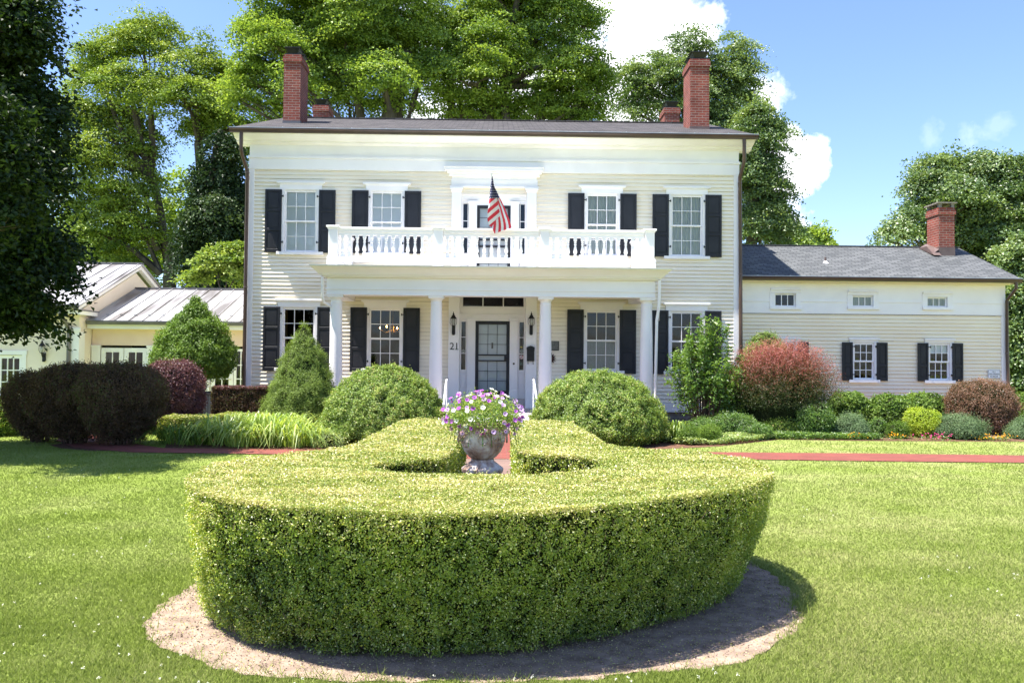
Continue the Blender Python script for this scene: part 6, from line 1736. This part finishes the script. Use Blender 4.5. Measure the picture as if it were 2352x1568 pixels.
tree_px('oak_tree', 'dark green oak standing between the main house and the clouds', 1735, 43, (1735, 450),
        [(1740, 260, 38, 28, 0), (1760, 310, 32, 32, 0), (1725, 330, 35, 40, 0), (1755, 380, 42, 38, 0), (1730, 440, 45, 40, 0), (1775, 430, 32, 35, 0), (1765, 500, 48, 32, 0), (1725, 530, 45, 35, 0), (1805, 515, 26, 18, 0), (1780, 550, 60, 22, 0), (1700, 400, 40, 60, 0)],
        M['l_oak'], .13, 62000, .38, spray=1.05, density_r=.36, per=185)
tree_px('far_tree', 'small distant treetop peeking over the wing roof', 1872, 75, (1872, 600), [(1868, 552, 26, 12, 0), (1890, 560, 25, 12, 0), (1845, 560, 25, 12, 0)], M['l_maple'], .28, 5000, .3, spray=1.3)
tree_px('oak_tree', 'large green tree beyond the right wing chimney', 2190, 38, (2190, 640),
        [(2140, 430, 42, 32, 0), (2185, 410, 30, 30, 0), (2245, 385, 48, 34, 0), (2320, 385, 48, 38, 0), (2120, 480, 48, 32, 0), (2200, 470, 60, 45, -1), (2290, 460, 70, 48, 0), (2070, 535, 50, 15, -1), (2130, 545, 50, 26, 0), (2030, 548, 26, 8, 0), (2220, 550, 70, 45, 0), (2310, 550, 70, 55, -1), (2270, 620, 60, 45, 0), (2400, 430, 60, 60, 0), (2430, 560, 70, 80, 0)],
        M['l_oak'], .13, 140000, .42, spray=1.05, density_r=.36, per=185)
tree_px('oak_tree', 'shadowed tree at the right edge below the gutter end', 2400, 34, (2390, 800),
        [(2350, 610, 50, 45, 0), (2335, 690, 40, 55, 0), (2345, 640, 52, 55, 0), (2345, 780, 45, 55, 0), (2350, 730, 38, 50, 0), (2355, 820, 40, 50, 0), (2345, 890, 36, 35, 0), (2430, 700, 60, 90, 0), (2430, 850, 60, 70, 0), (2460, 600, 60, 60, 0)], M['l_oak'], .14, 90000, .3, spray=.8)
# far woods closing the horizon
lob = []
for k in range(46):
    x = -75 + k * 3.4 + random.uniform(-1, 1); lob.append((x, 85 + random.uniform(-6, 6), random.uniform(3, 5.5), 4.5, 4, random.uniform(3, 4.2)))
lob = np.array(lob); m = 60000; li = rng.integers(0, len(lob), m); d = unit(rng.normal(size=(m, 3)))
P = lob[li, :3] + d * (rng.random(m) ** .4)[:, None] * lob[li, 3:6]; P[:, 2] = np.abs(P[:, 2]) + .1
o = leaves('woods', P, d + np.array([0, 0, .7]) + rng.normal(size=(m, 3)) * .4, .5 * (.7 + .6 * rng.random(m)), M['l_maple'], aspect=.7)
tag(o, 'distant line of woods closing the view behind the house', 'woods', kind='stuff')
